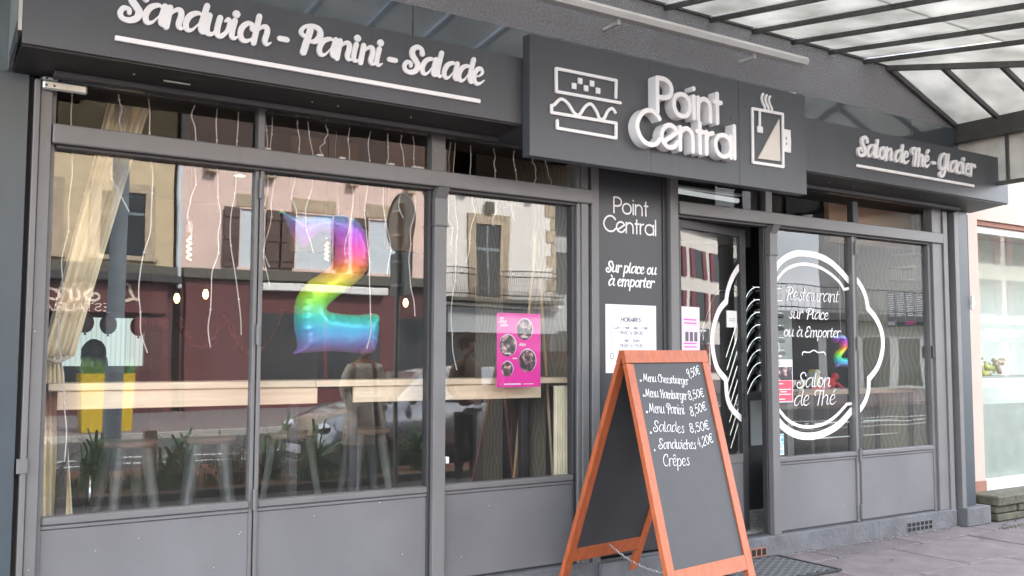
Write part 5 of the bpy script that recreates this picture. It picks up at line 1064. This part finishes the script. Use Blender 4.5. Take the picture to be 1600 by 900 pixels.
# diner sitting with the back to the street: only head and shoulders above the counter
t = thing('person', 'person with short black hair in dark clothes sitting behind the window counter', 'person', (1.40, 3.0, -.02), .2)
body_mesh('torso', [('pel', 'ch'), ('ch', 'nk'), ('nk', 'hb'), ('nk', 'sl'), ('sl', 'el'), ('el', 'hl'), ('nk', 'sr'), ('sr', 'er'), ('er', 'hr'), ('pel', 'kl'), ('kl', 'al'), ('pel', 'kr'), ('kr', 'ar')],
    {'pel': ((0, 0, .78), (.16, .12)), 'ch': ((0, 0, 1.12), (.17, .12)), 'nk': ((0, 0, 1.32), (.08, .07)), 'hb': ((0, .01, 1.40), .05), 'sl': ((-.18, 0, 1.27), .06), 'el': ((-.24, .12, 1.05), .05), 'hl': ((-.10, .32, 1.05), .035), 'sr': ((.18, 0, 1.27), .06), 'er': ((.24, .12, 1.05), .05), 'hr': ((.10, .32, 1.05), .035),
     'kl': ((-.12, .42, .76), .07), 'al': ((-.12, .45, .30), .045), 'kr': ((.12, .42, .76), .07), 'ar': ((.12, .45, .30), .045)}, t, 'black_cloth')
for s_ in (-1, 1): hand(t, (.10*s_, .32, 1.05), (-.3*s_, 1, 0), -s_)
head(t, (0, .02, 1.52), 'hair', 'bob')
bs = thing('round_seat', 'dark round seat under the sitting diner', 'stool', (1.40, 3.0, .15)); MB().lathe([(.16, .46), (.18, .48), (.18, .52), (.16, .53)], (0, 0, 0), 16).build('seat', 'black_seat', bs); MB().lathe([(.18, 0), (.03, .02), (.025, .46)], (0, 0, 0), 14).build('pedestal', 'chrome', bs)

# ------------------------------------------------------------------ street: poles, car, planters
pl = thing('street_pole', 'thick blue grey street pole standing in the bark bed', 'pole'); MB().lathe([(.15, 0), (.15, .3), (.118, .34), (.11, 3), (.095, 7)], (2.53, -8.0, 0), 18).build('shaft', 'pole_blue', pl); MB().tube([(2.53, -8, 6.9), (2.53, -9.2, 7.2)], .05, 10).build('arm', 'pole_blue', pl); box('lantern', 'pole_blue', 2.42, 2.64, -9.8, -9.15, 7.13, 7.24, pl, .02)
box('bollard', 'console_wood', 2.72, 2.86, -7.2, -7.06, 0, .62, None, .01, label='short brown wooden post beside the thick grey pole', category='post')
sg = thing('road_sign', 'grey back of a round road sign with a square plate below on one post', 'road sign')
MB().tube([(4.955, -4.8, 0), (4.955, -4.8, 3.30)], .03, 12).build('post', 'plate_grey', sg)
n = 36; g = MB(); g.add([(x, -4.8+.335*math.cos(6.2832*k/n), 3.07+.335*math.sin(6.2832*k/n)) for x in (4.99, 5.01) for k in range(n)], [tuple(range(n)), tuple(range(n, 2*n))[::-1]]+[(k, (k+1) % n, n+(k+1) % n, n+k) for k in range(n)]); g.build('round_plate', 'plate_grey', sg)
g = MB().tube([(4.985, -4.8+.335*math.cos(6.2832*k/n), 3.07+.335*math.sin(6.2832*k/n)) for k in range(n)], .012, 6, closed=True).build('plate_rim', 'plate_grey', sg)
box('square_plate', 'plate_grey', 4.99, 5.01, -5.07, -4.53, 2.20, 2.72, sg, .006)
for z in (2.92, 3.2, 2.6, 2.32): box('clamp', 'steel', 4.915, 4.99, -4.88, -4.72, z-.015, z+.015, sg, .003)
# parked car
car = thing('parked_car', 'silver hatchback parked nose first beside the planted bed', 'car', (4.85, -6.75, -.10))
side = [(0, .28), (.02, .55), (.12, .72), (.75, .90), (1.05, .96), (1.65, 1.38), (2.3, 1.48), (3.1, 1.45), (3.75, 1.20), (3.95, .85), (4.0, .35), (3.9, .25), (.1, .22)]
V = []; nS = len(side); cols_ = 9
for j in range(cols_):
    u = j/(cols_-1); yv = -1.72*u; e = abs(2*u-1)
    for (x, z) in side:
        k = e**3; zz = z; yy_ = yv
        if z > .95: yy_ = -.86+(yv+.86)*(1-.22*(z-.95)/.5); zz = z-.05*k
        x2 = x+(.16*k if x < .5 else (-.12*k if x > 3.6 else 0)); V.append((x2, yy_, zz))
FS = [(j*nS+i, j*nS+(i+1) % nS, (j+1)*nS+(i+1) % nS, (j+1)*nS+i) for j in range(cols_-1) for i in range(nS)]+[tuple(range(nS)), tuple(range((cols_-1)*nS, cols_*nS))[::-1]]
o = MB().add(V, FS, True).build('body', 'car_paint', car)
box('bumper_grille', 'tyre', -.03, .03, -1.35, -.40, .30, .46, car, .01); box('bumper_strip', 'tyre', -.012, .05, -1.6, -.12, .20, .27, car, .01)
for y in (-.26, -1.46): MB().ball((.13, y, .64), .12, .15, .07, 12, 8).build('headlight', 'chrome', car)
MB().add([(1.10, -.17, 1.00), (1.10, -1.55, 1.00), (1.63, -1.38, 1.385), (1.63, -.34, 1.385)], [(0, 1, 2, 3)]).build('windscreen', 'window_dark', car, fix=False).location = (-.02, 0, .012)
for s_, y in ((1, .003), (-1, -1.723)):
    MB().add([(1.20, y-.06*s_, .98), (1.70, y-.19*s_, 1.33), (2.35, y-.2*s_, 1.40), (2.35, y-.05*s_, .97)], [(0, 1, 2, 3)]).build('side_window', 'window_dark', car, fix=False); MB().add([(2.42, y-.05*s_, .97), (2.42, y-.2*s_, 1.40), (3.2, y-.2*s_, 1.36), (3.55, y-.06*s_, 1.0)], [(0, 1, 2, 3)]).build('side_window', 'window_dark', car, fix=False)
    for x in (.72, 3.2):
        a = MB(); a.add([(x+.31*math.cos(6.2832*k/24), yy_, .31+.31*math.sin(6.2832*k/24)) for yy_ in (y+.01*s_, y-.2*s_) for k in range(24)], [tuple(range(24)), tuple(range(24, 48))[::-1]]+[(k, (k+1) % 24, 24+(k+1) % 24, 24+k) for k in range(24)]); wh = a.build('wheel', 'tyre', car)
        disc2 = MB().add([(x+.2*math.cos(6.2832*k/20), y+.016*s_, .31+.2*math.sin(6.2832*k/20)) for k in range(20)], [tuple(range(20))]).build('rim', 'steel', wh, fix=False)
    MB().ball((1.32, y+.07*s_, 1.0), .07, .09, .06, 10, 6).build('wing_mirror', 'car_paint', car)
box('number_plate', 'paper', -.045, -.031, -1.12, -.6, .30, .41, car, .002)
# yellow planters across the road
for i, (x, lb) in enumerate(((3.66, 'tall yellow planter with grass, left one across the road'), (4.33, 'narrower yellow planter, right one across the road'))):
    t = thing('yellow_planter', lb, 'planter', (x, -16.0, 0), 0, 'yellow planters across the road'); w_ = .29 if i == 0 else .13
    MB().add([(a*w_*(.78 if z == 0 else 1), b*w_*(.78 if z == 0 else 1), z) for z in (0, 1.12) for a, b in ((-1, -1), (1, -1), (1, 1), (-1, 1))], [(3, 2, 1, 0), (0, 1, 5, 4), (1, 2, 6, 5), (2, 3, 7, 6), (3, 0, 4, 7), (4, 5, 6, 7)]).build('pot', 'yellow', t)
    g = MB()
    for k in range(120): a = random.uniform(0, 6.28); r_ = random.uniform(0, w_*.8); h = random.uniform(.2, .42); q = random.uniform(.05, .2); x0, y0 = r_*math.cos(a), r_*math.sin(a); g.add([(x0-.012, y0, 1.1), (x0+.012, y0, 1.1), (x0+q*math.cos(a), y0+q*math.sin(a), 1.1+h)], [(0, 1, 2)])
    g.build('grass', 'leaf', t, fix=False, kind='stuff')

# ------------------------------------------------------------------ houses across the road (seen mirrored in the glass)
YF = -17.0
def pv(u, v, d_): return (u, YF+d_, v)
def win(p, x0, x1, z0, z1, m_='window_dark', surround='stone', sw=.16, blind=None, mull=True):
    f = box('window', surround, x0-sw, x0, YF-.1, YF+.05, z0-.0, z1+sw, p, .006); box('surround', surround, x1, x1+sw, YF-.1, YF+.05, z0, z1+sw, f, .006); box('surround', surround, x0, x1, YF-.1, YF+.055, z1, z1+sw, f, .006); box('sill', surround, x0-sw-.05, x1+sw+.05, YF-.1, YF+.10, z0-.12, z0-.002, f, .006)
    box('pane', m_, x0, x1, YF-.08, YF+.004, z0, z1, f, 0)
    if mull: box('window_frame', 'pole_blue', (x0+x1)/2-.03, (x0+x1)/2+.03, YF-.05, YF+.02, z0, z1, f, 0); box('window_frame', 'pole_blue', x0, x1, YF-.05, YF+.018, z0+(z1-z0)*.66, z0+(z1-z0)*.70, f, 0)
    if blind: box('roller_blind', 'blind', x0+.02, x1-.02, YF-.0, YF+.03, z0+blind*(z1-z0), z1, f, 0)
    return f
h1 = thing('beige_house', 'beige rendered house with stone window surrounds above a red restaurant front', 'building')
box('wall', 'beige', -6, 5.45, YF-8, YF, 3.3, 7.8, h1, 0); box('wall', 'red_front_dark', -6, 5.45, YF-8, YF-.05, 0, 3.29, h1, 0); box('roof', 'roof_dark', -6.2, 5.5, YF-8.2, YF+.3, 7.8, 8.1, h1)
box('cornice', 'old_wall', -6, 5.5, YF, YF+.22, 3.28, 3.50, h1, .01); box('dark_fascia', 'sign_black', -6, 5.55, YF-.04, YF+.35, 3.10, 3.27, h1, .01)  # projecting board under the cornice is a dark fascia
box('signboard', 'red_front', .2, 5.3, YF-.04, YF+.12, 2.42, 3.08, h1, .01); box('downpipe', 'blind', 5.50, 5.60, YF+.01, YF+.12, 3.0, 7.9, h1, .02)
pm = lambda u, v, d_: (-u, YF+.12+d_, v)
letters('script', 'Le Sirop', -4.72, -2.55, 2.66, .26, .06, pm, .004, .003)[0].build('sign_lettering', 'cream', h1, fix=False); letters('sans', 'RESTAURANT', -4.3, -2.4, 2.45, .15, .025, pm, .004, .003)[0].build('sign_lettering', 'cream', h1, fix=False)
for a, b in ((1.9, 2.9), (3.85, 4.82), (-1.2, -.2), (-4, -3)): win(h1, a, b, 3.72, 5.12, sw=.22)
for a, b in ((.4, 2.6), (2.75, 4.55)): box('shop_window', 'window_dark', a, b, YF-.04, YF+.0, .7, 2.35, h1, 0)
dd = box('door', 'red_front', 4.65, 5.35, YF-.04, YF+.04, 0, 2.35, h1)
for z0, z1 in ((.25, .75), (.85, 1.35), (1.45, 2.2)): box('door_panel', 'red_front_dark', 4.78, 5.22, YF+.04, YF+.055, z0, z1, dd)
h2 = thing('pink_house', 'pale pink house with brown shutters above a dark red shop front', 'building')
box('wall', 'rose', 5.62, 12.3, YF-8, YF, 3.3, 8.4, h2, 0); box('wall', 'red_front_dark', 5.62, 12.3, YF-8, YF-.05, 0, 3.29, h2, 0); box('roof', 'roof_dark', 5.5, 12.4, YF-8.2, YF+.3, 8.4, 8.7, h2)
box('cornice', 'old_wall', 5.63, 12.28, YF, YF+.2, 3.28, 3.52, h2, .01); box('shop_front', 'red_front', 5.7, 10.95, YF-.04, YF+.06, 0, 3.26, h2, .01); box('awning_box', 'white_frame', 7.45, 10.62, YF+.065, YF+.30, 3.02, 3.22, h2, .02)
for a, b in ((7.5, 9.0), (9.1, 10.5)): box('shop_window', 'window_dark', a, b, YF+.061, YF+.065, .7, 2.5, h2, 0)
box('shop_window', 'window_dark', 11.05, 12.2, YF-.04, YF-.03, .4, 2.5, h2, 0)
for x0, x1, bl in ((6.9, 7.5, .0), (8.28, 9.25, .0), (10.25, 10.98, .0)):
    f = win(h2, x0, x1, 3.60, 5.02, 'blind', 'rose', .04, 0, False)
    for a, b in ((x0-.42, x0-.045), (x1+.045, x1+.42)):
        s_ = box('shutter', 'shutter_brown', a, b, YF+.06, YF+.10, 3.60, 5.04, f, .004)
        for z in (3.75, 4.25, 4.8): box('shutter_rail', 'shutter_brown', a+.01, b-.01, YF+.101, YF+.125, z, z+.09, s_, .003)
    box('lintel_stone', 'stone', x0-.1, x1+.1, YF-.01, YF+.03, 5.08, 5.40, h2, .01)
for x in (6.2, 9.75, 11.3, 7.6): box('corbel', 'stone', x-.12, x+.12, YF, YF+.18, 5.75, 5.98, h2, .01)
h3 = thing('white_house', 'white house with a tall stone framed door and a wrought iron balcony', 'building')
box('wall', 'cream_wall', 12.32, 16.1, YF-8, YF, 2.85, 9, h3, 0); box('wall', 'sign_grey', 12.32, 16.1, YF-8, YF-.05, 0, 2.84, h3, 0); box('roof', 'roof_dark', 12.2, 16.3, YF-8.2, YF+.3, 9, 9.3, h3)
win(h3, 13.42, 14.18, 3.12, 5.15, sw=.26)
box('keystone', 'old_wall', 13.68, 13.92, YF+.06, YF+.14, 5.42, 5.72, h3, .01)
box('shop_fascia', 'grey_wall', 12.4, 16.0, YF-.02, YF+.25, 2.15, 2.82, h3, .01); box('gutter', 'white_frame', 12.32, 16.1, YF+.26, YF+.36, 2.84, 2.93, h3, .02); box('dark_shop', 'window_dark', 12.5, 15.9, YF-.04, YF-.02, .3, 2.1, h3, 0)
for i in range(16): box('quoin_stone', 'stone', 15.75 if i % 2 else 15.95, 16.12, YF-.02, YF+.025, 3.0+i*.36, 3.34+i*.36, h3, .01)
for x in (13.0, 15.1): box('corbel', 'old_wall', x-.12, x+.12, YF, YF+.2, 5.9, 6.1, h3, .01)
bl = thing('iron_balcony', 'black wrought iron balcony across the white house', 'balcony')
box('balcony_floor', 'old_wall', 12.35, 16.0, YF+.01, YF+.62, 2.96, 3.06, bl, .01)
for z in (3.85, 3.68, 3.16): MB().tube([(12.36, YF+.05, z), (12.36, YF+.58, z), (15.98, YF+.58, z), (15.98, YF+.05, z)], .014, 5).build('rail', 'iron', bl)
g = None
for i in range(61):
    x = 12.36+i*.06
    if g is None: g = MB().tube(smooth_pts([(0, .58, 3.07), (0, .66, 3.2), (0, .64, 3.38), (0, .58, 3.5), (0, .58, 3.68)], 3), .008, 4).build('baluster', 'iron', bl); o = g
    else: o = g.copy(); COL.objects.link(o)
    o.location = (x, YF, 0)
for i in range(20): x = 12.45+i*.18; MB().tube([(x+.07*math.cos(a), YF+.58, 3.765+.07*math.sin(a)) for a in [q*.785 for q in range(8)]], .007, 4, closed=True).build('scroll', 'iron', bl)
# farther houses to the right: low terrace with railing and open sky above
h4 = thing('terrace_house', 'low grey house with a flat dark roof terrace and thin railing', 'building')
box('wall', 'grey_wall', 18.5, 37.2, YF-10, YF-1.2, 0, 2.9, h4, 0); box('roof_slab', 'roof_dark', 18.3, 37.3, YF-10.2, YF-.6, 2.9, 3.15, h4, .01)
for a in range(8): box('shop_window', 'window_dark', 19+a*2.1, 20.5+a*2.1, YF-1.21, YF-1.17, .4, 2.3, h4, 0)
rl_ = thing('terrace_railing', 'thin dark railing along the roof terrace', 'railing')
for z in (4.1, 3.3): MB().tube([(18.4, YF-.8, z), (37.2, YF-.8, z)], .02, 5).build('rail', 'iron', rl_)
g = None
for i in range(62):
    if g is None: g = MB().tube([(0, YF-.8, 3.15), (0, YF-.8, 4.1)], .010, 4).build('baluster', 'iron', rl_); o = g
    else: o = g.copy(); COL.objects.link(o)
    o.location = (18.4+i*.30, 0, 0)
h5 = thing('corner_house', 'tall grey house seen beyond the gap after the white house', 'building'); box('wall', 'grey_wall', 16.2, 18.1, YF-8, YF-1, 0, 6.6, h5, 0); box('roof', 'roof_dark', 16.1, 18.3, YF-8.1, YF-.8, 6.6, 6.9, h5)
for z in (1, 3.4, 5.2): box('window', 'window_dark', 16.7, 17.6, YF-1.0, YF-.96, z, z+1.3, h5, 0)
h6 = thing('far_red_house', 'far white house with red shutters along the street', 'building'); box('wall', 'cream_wall', 37.6, 62, YF-8, YF-.5, 0, 8, h6, 0); box('roof', 'roof_dark', 37.4, 62.2, YF-8.2, YF-.3, 8, 9.2, h6)
for a in range(9):
    for z in (.7, 3.4, 5.6): f = box('window', 'window_dark', 39+a*2.5, 40+a*2.5, YF-.5, YF-.46, z, z+1.5, h6, 0); box('shutter', 'shutter_red', 38.5+a*2.5, 38.95+a*2.5, YF-.5, YF-.42, z, z+1.5, f, 0); box('shutter', 'shutter_red', 40.05+a*2.5, 40.5+a*2.5, YF-.5, YF-.42, z, z+1.5, f, 0)
# one tree before the gap
tr = thing('street_tree', 'slim leafy street tree in front of the gap between the houses', 'tree', (18.2, -14.2, 0))
MB().tube([(0, 0, 0), (.05, 0, 2), (0, .05, 4), (.05, 0, 5.6)], [.11, .09, .06, .02], 8).build('trunk', 'twig', tr)
for k in range(9):
    a = random.uniform(0, 6.28); z = random.uniform(2, 5); MB().tube([(0, 0, z), (.8*math.cos(a), .8*math.sin(a), z+.7)], [.03, .01], 5).build('limb', 'twig', tr)
g = MB()
for k in range(2600):
    a = random.uniform(0, 6.28); z = random.uniform(1.9, 6.3); r_ = random.uniform(0, 1)**.6*1.15*math.sin(max(.05, (z-1.7)/4.8*math.pi)); p = Vector((r_*math.cos(a), r_*math.sin(a), z)); s_ = random.uniform(.05, .10)
    d1 = Vector((random.uniform(-1, 1), random.uniform(-1, 1), random.uniform(-1, 1))).normalized()*s_; d2 = d1.cross(Vector((random.uniform(-1, 1), random.uniform(-1, 1), .3))).normalized()*s_*.5
    g.add([p-d1, p+d2, p+d1, p-d2], [(0, 1, 2, 3)])
g.build('crown', 'leaf', tr, fix=False, kind='stuff')

for o in (h1, h2, h3, bl, h4, rl_, h5, h6): o.scale = (1.226, 1.226, 1.226); o.location = (0, -1.16, -.339)
# ------------------------------------------------------------------ neighbour building at the right
nb = thing('neighbour_building', 'pale pink rendered house with a large shop window right of the grey pier', 'building')
NY = .15
box('wall', 'neighbour', 8.455, 8.92, NY, 8, .33, 9, nb, 0); box('wall', 'neighbour', 8.9205, 16, NY, 8, 2.86, 9, nb, 0); box('wall', 'neighbour', 12.6, 16, NY, 8, .33, 2.859, nb, 0)
box('base_course', 'terracotta', 8.456, 8.93, NY-.006, 7, .0, .328, nb, .003)
f = box('window_frame', 'white_frame', 8.93, 12.6, NY-.01, NY+.2, .22, .33, nb, .004); box('window_frame', 'white_frame', 8.92, 8.955, NY+.03, NY+.1, .331, 2.80, nb, .002); box('lintel', 'terracotta', 8.93, 12.6, NY+.02, NY+.2, 2.81, 2.858, nb, .003); box('window_frame', 'white_frame', 8.956, 12.6, NY+.05, NY+.1, 2.74, 2.808, nb, .002); box('window_frame', 'white_frame', 10.9, 10.96, NY+.04, NY+.1, .331, 2.739, nb, .002)
box('pane', 'neighbour_glass', 8.956, 10.899, NY+.06, NY+.068, .331, 2.739, nb, 0); box('pane', 'neighbour_glass', 10.961, 12.6, NY+.06, NY+.068, .331, 2.739, nb, 0)
box('frosted_band', 'green_white', 8.957, 10.898, NY+.072, NY+.078, .335, 1.05, nb, 0)
box('bright_backing', 'pale_board', 8.93, 12.6, 1.05, 1.15, .2, 2.9, nb, 0); box('room_floor', 'grey_wall', 8.93, 12.6, NY+.21, 2.2, .1, .2, nb, 0); box('room_ceiling', 'white_frame', 8.93, 12.6, NY+.21, 2.2, 2.87, 2.95, nb, 0); box('room_side', 'green_white', 12.6, 12.7, NY+.21, 2.2, .2, 2.9, nb, 0)  # back wall set forward and kept pale to brighten the window
sh = thing('display_shelf', 'glass display shelf with pale flowers in the neighbour window', 'shelf'); box('shelf', 'green_white', 8.98, 10.6, .35, .7, 1.30, 1.32, sh, .002)
for x in (9.0, 10.5): box('shelf_leg', 'white_frame', x, x+.03, .5, .53, .2, 1.299, sh, 0)
fl_ = thing('flower_arrangement', 'arrangement of pale green and cream flowers on the display shelf', 'flowers')
g = MB()
for k in range(70): g.ball((9.12+random.uniform(0, .5), .45+random.uniform(-.1, .12), 1.34+random.uniform(0, .09)), random.uniform(.014, .03), n=6, k=4, wob=.3)
g.build('blossoms', 'lemon', fl_, kind='stuff'); g = MB()
for k in range(30): g.ball((9.42+random.uniform(0, .3), .43+random.uniform(-.08, .1), 1.34+random.uniform(0, .16)), random.uniform(.016, .034), n=6, k=4, wob=.3)
g.build('blossoms', 'cream', fl_, kind='stuff')
for i, (x, z, m_) in enumerate(((9.06, 1.95, 'pink_pale'), (9.30, 1.72, 'lemon'), (9.28, 2.15, 'paper'))):
    t = thing('hanging_ornament', ['pink ornament on a thread in the neighbour window', 'yellow green ornament on a thread in the neighbour window', 'white ornament high on a thread in the neighbour window'][i], 'ornament'); MB().ball((x, .45, z), .03, .03, .05).build('body', m_, t); MB().tube([(x, .45, z+.05), (x, .45, 2.86)], .0015, 4).build('thread', 'wire', t)
pm2 = lambda u, v, d_: (-u, YF-1.16+d_, v)
h4s = thing('far_shop_sign', 'grey shop sign with white letters on the far white house', 'sign'); box('board', 'sign_grey', 38.0, 45.5, YF-.455, YF-.40, 2.28, 2.98, h4s, 0)
letters('sans', 'TP Energy', -45.0, -38.6, 2.42, .46, .085, lambda u, v, d_: (-u, YF-.40+d_, v), .006, .004)[0].build('sign_lettering', 'decal_white', h4s, fix=False)
h4s.scale = (1.226, 1.226, 1.226); h4s.location = (0, -1.16, -.339)
# pale strip between the pier and the neighbour, with a cable and a small lamp
box('gap_filler', 'old_wall', 8.412, 8.453, -.02, .25, .165, 3.0, None, .004, label='dark crumbling joint strip between the grey pier and the pink house', category='joint strip')
sp = thing('small_wall_lamp', 'small cream cone shaped fitting on the grey pier edge', 'wall fitting'); MB().lathe([(.03, 0), (.045, .03), (.02, .07)], (8.46, -.04, 1.98), 12).build('shade', 'cream', sp); box('bracket', 'white_plastic', 8.425, 8.445, -.075, -.02, 1.95, 2.08, sp, .003); MB().tube([(8.447, -.03, 2.08), (8.445, -.03, 2.3), (8.45, -.03, 2.84)], .008, 6).build('cable', 'sign_black', sp)
st = thing('stone_step', 'weathered mossy stone ledge at the foot of the pink house', 'stone ledge')
for i, (a, b) in enumerate(((8.60, 9.62), (9.63, 10.7), (10.71, 12.5))): box('ledge_stone', 'old_stone', a, b, -.16+.01*i, .145, .145, .235, st, .012)
for r_ in range(2):
    x = 8.62
    while x < 12.4:
        l = random.uniform(.3, .6); box('course_stone', 'old_stone', x, x+l-.012, -.13+random.uniform(-.01, .01), .144, .005+.07*r_, .068+.07*r_, st, .008); x += l
zc = [o for o in sc.objects if o.get('kind') == 'structure']
# switch fitting at the left head of the first window
br = thing('shutter_bracket', 'zinc bracket with screw holes under the left end of the sign', 'bracket'); box('plate', 'zinc', .60, .80, -.085, -.065, 2.79, 2.835, br, .008); box('plate', 'zinc', .60, .665, -.085, -.065, 2.836, 2.852, br, .004)
for x, z in ((.615, 2.81), (.65, 2.81), (.615, 2.843), (.65, 2.843)): MB().ball((x, -.087, z), .006, .003, .006, 8, 4).build('screw', 'sign_black', br)
